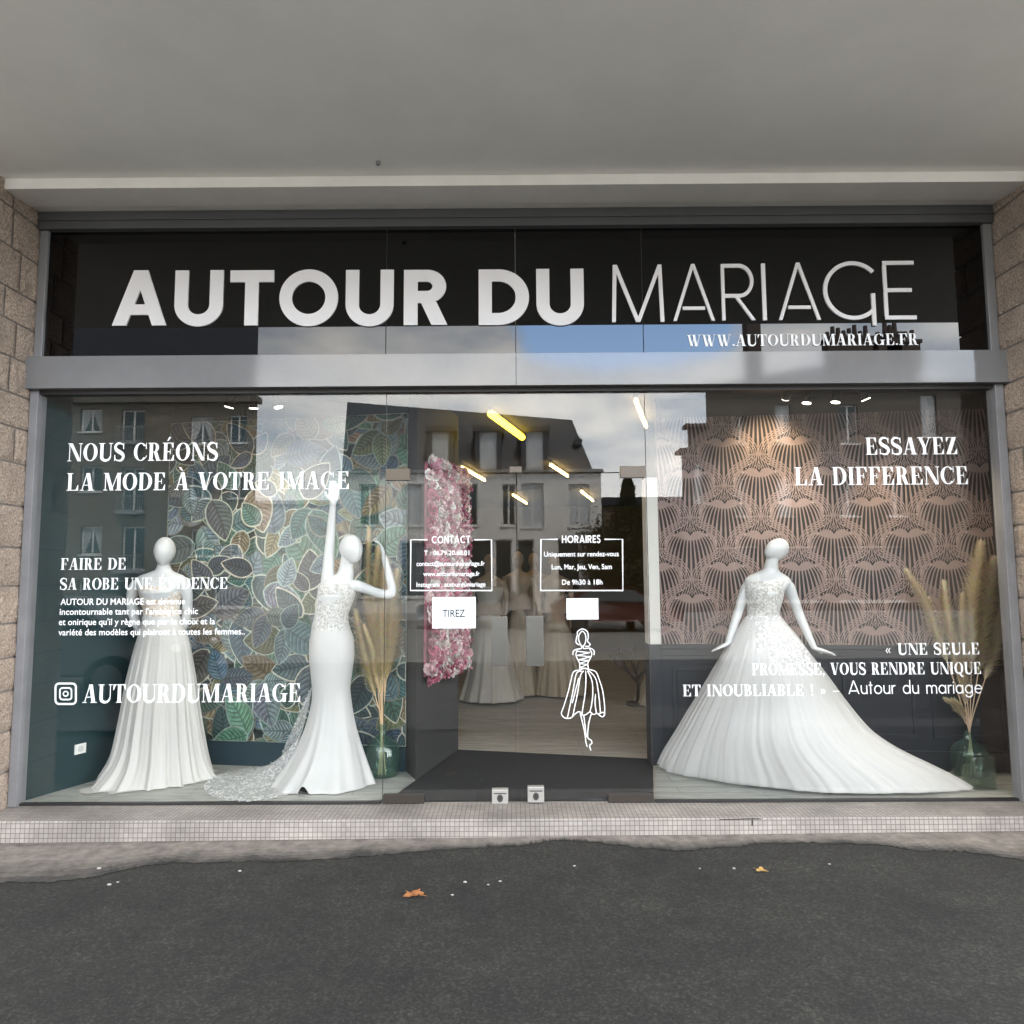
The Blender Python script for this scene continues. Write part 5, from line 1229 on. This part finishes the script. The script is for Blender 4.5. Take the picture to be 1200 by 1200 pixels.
bl = g.build('blossoms', 'coloured', fp); tag(bl, kind='stuff')

#SECTION lamps
# ------------------------------------------------------------------ lamps that are lit in the photo
tubes = [((575, 485), (612, 512.5), 'tube_yellow', 'biggest bright yellow ceiling tube over the glass doors'), ((541, 548), (568, 563), 'tube_warm', 'ceiling tube beside the pink flower panel'), ((601, 580), (617, 590), 'tube_warm', 'third ceiling tube from the front in the left row'), ((640, 600), (652, 607), 'tube_warm', 'small far ceiling tube above the inner mannequins'),
         ((645, 545), (665, 558), 'tube_warm', 'dim orange ceiling tube right of the biggest one'), ((681, 576), (695, 587), 'tube_warm', 'ceiling tube over the HORAIRES box'), ((707, 598), (713, 604), 'tube_warm', 'farthest small ceiling tube on the right'), ((745, 470), (757, 500), 'tube_warm', 'bright yellow ceiling tube at the right door edge')]
for (a, b, m, lab) in tubes:
    p, q = PZ(*a, ZC - .05), PZ(*b, ZC - .05); t = thing('tube_light', lab, 'ceiling light', tuple((p + q) / 2), 'ceiling tubes inside the shop'); d = (q - p).normalized()
    g = G(); g.tube([p, q], .030 if m == 'tube_yellow' else .014, 10); g.build('tube', m, t, True)
    g = G(); g.tube([p - d * .03 + Vector((0, 0, .036)), q + d * .03 + Vector((0, 0, .036))], .016, 6); g.build('housing', 'white_frame', t)
def spotlight(px, py, aim, energy, label, col=(1, .9, .74)):
    p = PZ(px, py, ZC - .10); t = thing('spotlight', label, 'spotlight', tuple(p), 'small ceiling spotlights in the display windows'); d = (Vector(aim) - p).normalized()
    g = G(); g.tube([p - d * .05, p + d * .04], [.028, .034], 14); g.build('lamp_can', 'plastic_black', t, True)
    g = G(); g.tube([p + d * .0405, p + d * .044], [.031, .031], 14); g.build('lens', 'spot_glow', t)
    g = G(); g.tube([p, (p.x, p.y, ZC - .001)], .007, 6); g.build('stem', 'plastic_black', t)
    l = bpy.data.lights.new('spot', 'SPOT'); l.energy = energy; l.spot_size = R_(80); l.spot_blend = .7; l.shadow_soft_size = .03; l.color = col
    o = bpy.data.objects.new('spot_lamp', l); COL.objects.link(o); o.location = d * .06; o.parent = t; o.rotation_euler = (-d).to_track_quat('Z', 'Y').to_euler()
spotlight(270, 471, P(192, 760, Y1), 11, 'leftmost small spotlight over the leafy wallpaper')
spotlight(297, 472, P(300, 800, .8), 12, 'middle small spotlight over the leafy wallpaper')
spotlight(325, 471, P(392, 780, Y2), 9, 'right small spotlight over the leafy wallpaper')
spotlight(922, 461, P(900, 540, .80), 16, 'leftmost small spotlight over the fan wallpaper', (1, .80, .5))
spotlight(946, 466, P(905, 780, Y3), 18, 'second small spotlight from the left over the fan wallpaper')
spotlight(980, 465, P(930, 820, Y3), 18, 'third small spotlight from the left over the fan wallpaper')
spotlight(1012, 462, P(1135, 740, .40), 34, 'rightmost small spotlight over the fan wallpaper', (1, .82, .55))

#SECTION street
# ------------------------------------------------------------------ the other side of the street (seen mirrored in the glass)
def facade(parent, name, m, x0, x1, z0, z1, y, openings, depth=.22):
    """wall facing the shop with real openings and reveals"""
    g = G(); xs = sorted({x0, x1} | {v for o in openings for v in o[:2]}); zs = sorted({z0, z1} | {v for o in openings for v in o[2:4]})
    for i in range(len(xs) - 1):
        for j in range(len(zs) - 1):
            cx, cz = (xs[i] + xs[i + 1]) / 2, (zs[j] + zs[j + 1]) / 2
            if any(o[0] < cx < o[1] and o[2] < cz < o[3] for o in openings): continue
            g.poly([(xs[i + 1], y, zs[j]), (xs[i], y, zs[j]), (xs[i], y, zs[j + 1]), (xs[i + 1], y, zs[j + 1])])
    for o in openings:
        a, b, c, d = o[:4]; yb = y - depth
        g.poly([(a, y, c), (a, yb, c), (a, yb, d), (a, y, d)]); g.poly([(b, y, c), (b, y, d), (b, yb, d), (b, yb, c)])
        g.poly([(a, y, d), (a, yb, d), (b, yb, d), (b, y, d)]); g.poly([(a, y, c), (b, y, c), (b, yb, c), (a, yb, c)])
    return g.build(name, m, parent)
def window(parent, a, b, c, d, y, kind='sash'):
    yb = y - .16; f = .07; g = G()
    g.box(a, a + f, yb - .05, yb, c, d); g.box(b - f, b, yb - .05, yb, c, d); g.box(a + f, b - f, yb - .05, yb, d - f, d); g.box(a + f, b - f, yb - .05, yb, c, c + f)
    if kind != 'shop': g.box((a + b) / 2 - .04, (a + b) / 2 + .04, yb - .052, yb + .002, c + f, d - f)
    w_ = g.build('window', 'white_frame', parent)
    g = G()
    if kind == 'shut': g.box(a + f, b - f, yb - .04, yb - .005, c + f, d - f); g.build('shutter', 'shutter', w_)
    else: g.box(a + f, b - f, yb - .04, yb - .02, c + f, d - f); g.build('pane', 'far_glass', w_)
    if kind == 'curtain':
        g = G(); 
        for s in (-1, 1):
            e = a + f if s < 0 else b - f; m_ = (a + b) / 2
            g.poly([(e, yb - .015, d - f), (m_, yb - .015, d - f), (m_ + (e - m_) * .35, yb - .015, (c + d) / 2), (e + (m_ - e) * .18, yb - .015, c + f), (e, yb - .015, c + f)])
        g.build('curtain', 'curtain', w_)
    g = G(); g.box(a - .06, b + .06, y - .1, y + .07, c - .07, c - .002); g.build('sill', 'white_frame', w_)
    return w_
def rectR(px0, px1, py0, py1, Yt):
    a, b = RF(px0, py1, Yt), RF(px1, py0, Yt); return a.x, b.x, a.z, b.z
YT = 34.0; YS = -(YT - CD)
# A: flats with dark mansard, left
xa0, xa1 = RF(-80, 600, YT).x, RF(301, 500, YT).x
ba = thing('apartment_building', 'brown apartment house with slate mansard and French windows across the street', 'building', ((xa0 + xa1) / 2, YS - 5, -.13))
ops = []
for x0, x1, rows in ((93, 120, ((479, 506, 'curtain'), (546, 576, 'sash'), (617, 650, 'curtain'))), (141, 170, ((480, 519, 'sash'), (548, 599, 'sash'), (617, 668, 'sash'))), (222, 250, ((488, 520, 'curtain'), (552, 584, 'sash'), (620, 652, 'sash'))), (268, 290, ((486, 519, 'sash'), (552, 584, 'sash'), (620, 652, 'sash'))), (40, 66, ((479, 506, 'sash'), (546, 576, 'sash'), (617, 650, 'sash'))), (-20, 10, ((479, 506, 'sash'), (546, 576, 'sash'), (617, 650, 'sash')))):
    for y0, y1, k in rows: ops.append((*rectR(x0, x1, y0, y1, YT), k))
for x0, x1 in ((-10, 60), (90, 150), (175, 230), (250, 292)): ops.append((*rectR(x0, x1, 680, 712, YT), 'shop'))
ze = RF(200, 473, YT).z
facade(ba, 'wall', 'house_brown', xa0, xa1, -.13, ze, YS, ops)
g = G(); g.poly([(xa1, YS, -.13), (xa1 * 1.34, YS - 11, -.13), (xa1 * 1.34, YS - 11, ze), (xa1, YS, ze)]); g.build('side_wall', 'house_brown', ba)
for o in ops: window(ba, *o[:4], YS, o[4])
g = G(); g.box(xa0, xa1 + .12, YS - .3, YS + .35, ze + .002, ze + .28); g.build('cornice', 'house_stone_shaded', ba)
g = G(); zt2 = ze + 5.2
g.poly([(xa0, YS + .1, ze + .29), (xa1, YS + .1, ze + .29), (xa1 * 1.045, YS - 1.4, zt2), (xa0, YS - 1.4, zt2)]); g.poly([(xa1, YS + .1, ze + .29), (xa1 * 1.34, YS - 11, ze + .29), (xa1 * 1.30, YS - 9.5, zt2), (xa1 * 1.045, YS - 1.4, zt2)]); g.poly([(xa0, YS - 1.4, zt2), (xa1 * 1.045, YS - 1.4, zt2), (xa1 * 1.30, YS - 9.5, zt2), (xa0, YS - 9.5, zt2)])
g.build('roof', 'slate', ba)
for r in ((139, 172, 517, 519), (139, 172, 583, 600), (135, 170, 652, 669)):
    a, b, c, d = rectR(*r[:2], r[2], r[3], YT); g = G(); d = max(d, c + .75)
    g.box(a, b, YS + .30, YS + .34, d - .05, d); g.box(a, b, YS + .30, YS + .34, c, c + .05)
    for k in range(12): x = a + (b - a) * (k + .5) / 12; g.box(x - .012, x + .012, YS + .31, YS + .33, c + .05, d - .05)
    g.box(a, b, YS + .001, YS + .36, c - .12, c - .001); g.build('balcony', 'frame_grey', ba)
# B: grey house with slate mansard and two dormers
xb0, xb1 = RF(398, 600, YT).x, RF(705, 600, YT).x; zeb = RF(600, 554, YT).z
bb_ = thing('grey_house', 'pale grey rendered house with dark slate mansard roof and two blind dormers across the street', 'building', ((xb0 + xb1) / 2, YS - 5, -.13))
ops = []
for x0, x1, y0, y1, k in ((420, 445, 567, 616, 'sash'), (470, 495, 567, 616, 'shut'), (539, 560, 567, 616, 'sash'), (588, 604, 567, 616, 'sash'), (611, 637, 566, 618, 'shut'), (667, 691, 567, 617, 'shut'), (420, 450, 634, 700, 'shop'), (468, 500, 634, 700, 'shop'), (545, 578, 632, 704, 'shop'), (580, 600, 632, 704, 'shop'), (606, 626, 632, 704, 'shop'), (654, 680, 632, 704, 'shop')):
    ops.append((*rectR(x0, x1, y0, y1, YT), k))
facade(bb_, 'wall', 'house_grey', xb0, xb1, -.13, zeb, YS, ops)
for o in ops: window(bb_, *o[:4], YS, o[4])
g = G(); g.poly([(xb1, YS, -.13), (xb1, YS - 9, -.13), (xb1, YS - 9, zeb), (xb1, YS, zeb)]); g.poly([(xb0, YS, -.13), (xb0, YS, zeb), (xb0, YS - 9, zeb), (xb0, YS - 9, -.13)]); g.build('side_wall', 'house_grey', bb_)
g = G(); g.box(xb0 - .1, xb1 + .1, YS - .2, YS + .2, zeb + .002, zeb + .14); g.build('gutter', 'frame_grey', bb_)
rb = RF(690, 553, YT); rtp = RF(670, 492, YT + 1.5); rlp = RF(407, 471, YT + 1.5)
g = G(); zz = zeb + .15; xr_ = RF(694, 553, YT).x
g.poly([(xb0 + .1, YS + .1, zz), (xr_, YS + .1, zz), (rtp.x, YS - 1.5, rtp.z), (rlp.x, YS - 1.5, rlp.z)]); g.poly([(xr_, YS + .1, zz), (xr_, YS - 9, zz), (rtp.x, YS - 7.5, rtp.z), (rtp.x, YS - 1.5, rtp.z)])
g.poly([(xb0 + .1, YS + .1, zz), (rlp.x, YS - 1.5, rlp.z), (rlp.x, YS - 7.5, rlp.z), (xb0 + .1, YS - 9, zz)]); g.poly([(rlp.x, YS - 1.5, rlp.z), (rtp.x, YS - 1.5, rtp.z), (rtp.x, YS - 7.5, rtp.z), (rlp.x, YS - 7.5, rlp.z)])
rf_ = g.build('roof', 'slate', bb_)
for x0, x1 in ((562, 582), (616.5, 636.5), (506, 526)):
    a, b, c, d = rectR(x0, x1, 507, 548, YT - .3); y = YS + .3; g = G()
    g.box(a - .22, a - .001, y - 2.2, y, c - .05, d + .05); g.box(b + .001, b + .22, y - 2.2, y, c - .05, d + .05); g.box(a - .32, b + .32, y - 2.3, y + .15, d + .051, d + .3); dm = g.build('dormer', 'slate', rf_)
    g = G(); g.box(a, b, y - .3, y - .1, c - .05, d + .05); g.build('dormer_blind', 'shutter', dm)
p = RF(678, 514, YT); g = G(); g.tube([p + Vector((-.1, -.5, -.2)), p + Vector((.1, -.5, .1))], .18, 8); g.build('roof_vent', 'slate', rf_)
g = G(); a, _, _, d = rectR(282, 398, 590, 700, YT); g.box(a, xb0 - .01, YS - 6, YS - .3, -.13, d); g.box(a - .15, xb0 - .01, YS - 6.1, YS - .15, d + .001, d + .18); g.build('annex', 'house_grey', bb_)
# low house and garden wall in the gap
a, b, c, d = rectR(704, 815, 592, 720, 44); yl = -(44 - CD); bl_ = thing('low_house', 'low brown house with flat slate roof in the gap behind the conifer', 'house', ((a + b) / 2, yl - 3, -.13))
ow = (a + .6, a + 1.3, 2.2, 3.6)
facade(bl_, 'wall', 'house_brown', a, b, -.13, d, yl, [ow]); window(bl_, *ow, yl)
g = G(); g.prism([(a - .2, yl + .25), (b + .2, yl + .25), (b + .2, yl - 6), (a - .2, yl - 6)][::-1], d + .002, d + .5); g.build('roof', 'slate', bl_)
# C: tall stone house stepping up to the right, chimneys on its roof
bc = thing('stone_house', 'stone town house with stepped gables, slate roof and many chimneys across the street', 'building', (RF(950, 600, YT).x, YS - 5, -.13))
xc0, xc1, xc2, xc3, xc4 = RF(793, 500, YT).x, RF(803, 500, YT).x, RF(828, 500, YT).x, RF(966, 500, YT).x, RF(1086, 500, YT).x
zs1, zs2, zs3 = RF(800, 533, YT).z, RF(815, 503, YT).z, RF(828, 458, YT).z
ops = []
for x0, x1, y0, y1, k in ((862, 874, 488, 520, 'sash'), (910, 926, 474, 520, 'shut'), (1081, 1097, 463, 512, 'shut'), (985, 1005, 474, 520, 'sash'), (862, 876, 560, 605, 'sash'), (912, 928, 560, 605, 'shut'), (985, 1005, 560, 605, 'sash'), (1040, 1060, 560, 605, 'sash'), (862, 890, 640, 705, 'shop'), (920, 960, 640, 705, 'shop'), (985, 1060, 640, 705, 'shop')): ops.append((*rectR(x0, x1, y0, y1, YT), k))
facade(bc, 'wall', 'house_stone_shaded', xc2, RF(1230, 500, YT).x, -.13, zs3, YS, ops)
for o in ops: window(bc, *o[:4], YS, o[4])
op2 = [(*rectR(812, 821, 545, 590, YT), 'shut')]
facade(bc, 'wing_wall', 'house_stone_shaded', xc1, xc2, -.13, zs2, YS + .4, op2); window(bc, *op2[0][:4], YS + .4, 'shut')
facade(bc, 'wing_wall', 'house_stone_shaded', xc0, xc1, -.13, zs1, YS + .8, [])
g = G()
for xx, y, z in ((xc0, YS + .8, zs1), (xc1, YS + .4, zs2), (xc2, YS, zs3)): g.poly([(xx, y, -.13), (xx, y, z), (xx * 1.31, YS - 9, z), (xx * 1.31, YS - 9, -.13)])
g.build('side_wall', 'house_stone_shaded', bc)
zr3 = RF(1000, 416, YT).z; g = G()
g.box(xc0 - .1, xc1 + .02, YS - .2, YS + 1.0, zs1 + .002, zs1 + .16); g.box(xc1 - .1, xc2 + .02, YS - .2, YS + .6, zs2 + .002, zs2 + .16); g.box(xc2 - .15, RF(1230, 500, YT).x, YS - .2, YS + .3, zs3 + .002, zs3 + .2)
g.build('cornice', 'house_stone_shaded', bc)
g = G(); g.poly([(xc2, YS - .2, zs3 + .2), (xc4 + .5, YS - .2, zs3 + .2), (xc4, YS - 2.2, zr3), (xc3, YS - 2.2, zr3)]); g.poly([(xc2, YS - .2, zs3 + .2), (xc3, YS - 2.2, zr3), (xc3 * 1.2, YS - 8, zr3), (xc2 * 1.3, YS - 9, zs3 + .2)]); g.poly([(xc4, YS - 2.2, zr3), (xc4 + .5, YS - .2, zs3 + .2), (xc4 + .5, YS - 9, zs3 + .2), (xc4, YS - 8, zr3)])
rc = g.build('roof', 'slate', bc)
Yc_ = YT + 2.6
def chim(x0, x1, top, base=418, pots=0, potr=.13):
    a, b, c, d = rectR(x0, x1, top, base, Yc_); y = -(Yc_ - CD); g = G(); g.box(a, b, y - .8, y, c - .8, d); g.box(a - .08, b + .08, y - .88, y + .08, d + .001, d + .18); ch = g.build('chimney', 'chimney', rc)
    for k in range(pots):
        g = G(); xx = a + (b - a) * (k + .5) / pots; g.lathe(xx, y - .4, [(potr, d + .18), (potr * .8, d + .18 + random.uniform(.35, .75))], 10); g.build('chimney_pot', 'chimney', ch)
chim(971, 1022, 398, pots=8); chim(1030, 1078, 402, pots=6); chim(1040, 1056, 393, pots=3)
chim(878, 890, 352, base=460, pots=1)
# trees in the gap
def tree(name, label, px, pyb, Yt, r, h, kind, seed, group=None):
    rnd = random.Random(seed); o = RF(px, pyb, Yt); o.z = -.13; t = thing(name, label, 'tree', tuple(o), group)
    g = G(); g.tube([(o.x, o.y, -.13), (o.x + .05, o.y, h * .5), (o.x, o.y, h * .9)], [.16, .1, .03], 8)
    for k in range(9):
        a = rnd.random() * 6.28; z = h * rnd.uniform(.3, .8); g.tube([(o.x, o.y, z), (o.x + math.cos(a) * r * .7, o.y + math.sin(a) * r * .7, z + r * .35)], [.05, .012], 5)
    g.build('trunk', 'bark', t)
    g = G()
    for k in range(7000):
        if kind == 'conifer':
            z = rnd.random() ** 1.2; rad = r * (1 - z) * rnd.uniform(.3, 1.1) * (1 + .25 * math.sin(z * 30)); a = rnd.random() * 6.28; p = Vector((o.x + rad * math.cos(a), o.y + rad * math.sin(a), h * (.14 + .86 * z)))
        else:
            q = Vector((rnd.gauss(0, .45), rnd.gauss(0, .45), rnd.gauss(0, .4))); p = Vector((o.x, o.y, h * .66)) + Vector((q.x * r, q.y * r, q.z * h * .42))
        s = rnd.uniform(.06, .13); d = Vector((rnd.gauss(0, 1), rnd.gauss(0, 1), rnd.gauss(0, .6))).normalized(); e = d.orthogonal().normalized() * s * .45
        f = rnd.uniform(.5, 1.5); g.poly([p - d * s, p + e, p + d * s, p - e], 0, (.030 * f, .042 * f, .020 * f))
    g.build('crown', 'foliage', t)
tree('conifer_tree', 'dark pointed conifer beside the grey house across the street', 738, 700, 25, 1.35, 5.3, 'conifer', 1)
tree('broadleaf_tree', 'low dark tree over the low house roof', 712, 700, 33, 1.1, 3.9, 'round', 3)
# parked cars
def car(label, x, y, rz, m):
    t = thing('parked_car', label, 'car', (0, 0, 0), 'cars parked in the street')
    prof = [(-2.05, .35), (-2.1, .62), (-2.0, .82), (-1.25, .93), (-.55, 1.40), (.55, 1.46), (1.35, 1.25), (1.95, .98), (2.08, .75), (2.05, .35)]
    g = G(); n = len(prof); sec = []
    for yy, k in ((-.80, .93), (-.86, 1), (.86, 1), (.80, .93)):
        sec.append([(px_ * (1 if abs(yy) > .85 else .99), yy * (1 - .16 * max(0, (pz - .9) / .55)), .35 + (pz - .35) * (1 if k == 1 else .985)) for px_, pz in prof])
    g.rings(sec, 0, True); body = g.build('body', m, t, True, .04)
    for s in (-1, 1):
        g = G(); yv = lambda z: s * (.866 * (1 - .16 * max(0, (z - .9) / .55)) + .004)
        q = [(-1.05, .97), (-.50, 1.34), (.50, 1.39), (1.15, 1.20), (1.35, 1.0)]
        g.poly([(x_, yv(z), z) for x_, z in q]); g.build('side_window', 'far_glass', t)
    g = G(); g.poly([(-1.23, -.72, .955), (-1.23, .72, .955), (-.62, .66, 1.37), (-.62, -.66, 1.37)]); g.build('windscreen', 'far_glass', t)
    for xx in (-1.3, 1.28):
        for s in (-1, 1):
            g = G(); g.tube([(xx, s * .70, .31), (xx, s * .88, .31)], .31, 22); wh = g.build('wheel', 'tyre', t)
            g = G(); g.tube([(xx, s * .881, .31), (xx, s * .89, .31)], .2, 16); g.build('rim', 'steel', wh)
    for s in (-1, 1):
        g = G(); g.ball((-2.03, s * .62, .68), .07, .16, .07); g.build('headlight', 'lens', t, True)
        g = G(); g.ball((2.03, s * .66, .8), .06, .12, .08); g.build('tail_light', 'car_red', t, True)
    t.location = (x, y, -.13 if y < -9.1 else 0.0); t.rotation_euler = (0, 0, rz); return t
car('dark hatchback parked on the near kerb, mirrored low in the left window', -6.6, -5.6, PI, 'car_dark')
car('dark red car parked across the street, mirrored behind the right door', RF(720, 700, 24).x, -(24 - CD), PI, 'car_red')
car('silver car parked across the street before the grey house', RF(560, 700, 26).x, -(26 - CD), 0, 'car_silver')

#SECTION litter
# ------------------------------------------------------------------ leaves and grit on the asphalt
def dead_leaf(label, px, py, L, m, seed):
    rnd = random.Random(seed); p = PZ(px, py, .05); z = gz(p.x) + .006; p = PZ(px, py, z); g = G(); n = 18; b0 = len(g.v); rim = []
    for i in range(n):
        a = 2 * PI * i / n; r = L * (.5 + .5 * abs(math.cos(2.5 * a))) * rnd.uniform(.75, 1.1); rim.append((p.x + r * math.cos(a), p.y + r * math.sin(a) * .8, z + .012 * abs(math.sin(a * 1.5)) + rnd.uniform(0, .006)))
    for i in range(n): g.poly([(p.x, p.y, z + .004), rim[i], rim[(i + 1) % n]])
    g.tube([(p.x, p.y, z + .004), (p.x + L * 1.1, p.y - L * .3, z + .004)], .0016, 5)
    tag(g.build('dead_leaf', m), label, 'leaf')
dead_leaf('curled orange dead leaf lying on the asphalt', 485, 1049, .062, 'dead_leaf', 1)
dead_leaf('small yellow dead leaf lying on the asphalt at right', 891, 1021, .036, 'dead_leaf_yellow', 2)
rnd = random.Random(77)
for px, py, r, lab in ((545, 1034, .013, 'palest of the white pebbles right of the orange leaf'), (572, 1037, .009, 'small white pebble between the two white ones'), (586, 1033, .011, 'white pebble farthest right in the group of four'), (530, 1049, .010, 'white pebble closest to the orange leaf'), (673, 1015, .010, 'lone white pebble before the door locks'), (860, 1018, .011, 'white pebble left of the yellow leaf'), (820, 1018, .008, 'tiny white pebble two steps left of the yellow leaf'), (972, 1013, .010, 'white pebble right of the yellow leaf'), (116, 1018, .016, 'flat pale pebble on the mortar strip at left'), (128, 1037, .015, 'pale pebble on the asphalt at far left'), (138, 1034, .010, 'smaller pale pebble beside the far left one'), (281, 1021, .012, 'white pebble in the middle of the left mortar strip')):
    p = PZ(px, py, gz(PZ(px, py, .05).x) + .004); g = G(); r *= .8; g.ball((p.x, p.y, p.z + r * .2), r, r * .7, r * .45, 8, 6); o = g.build('pebble', 'pebble', None, True); tag(o, lab, 'pebble', 'white pebbles on the asphalt')
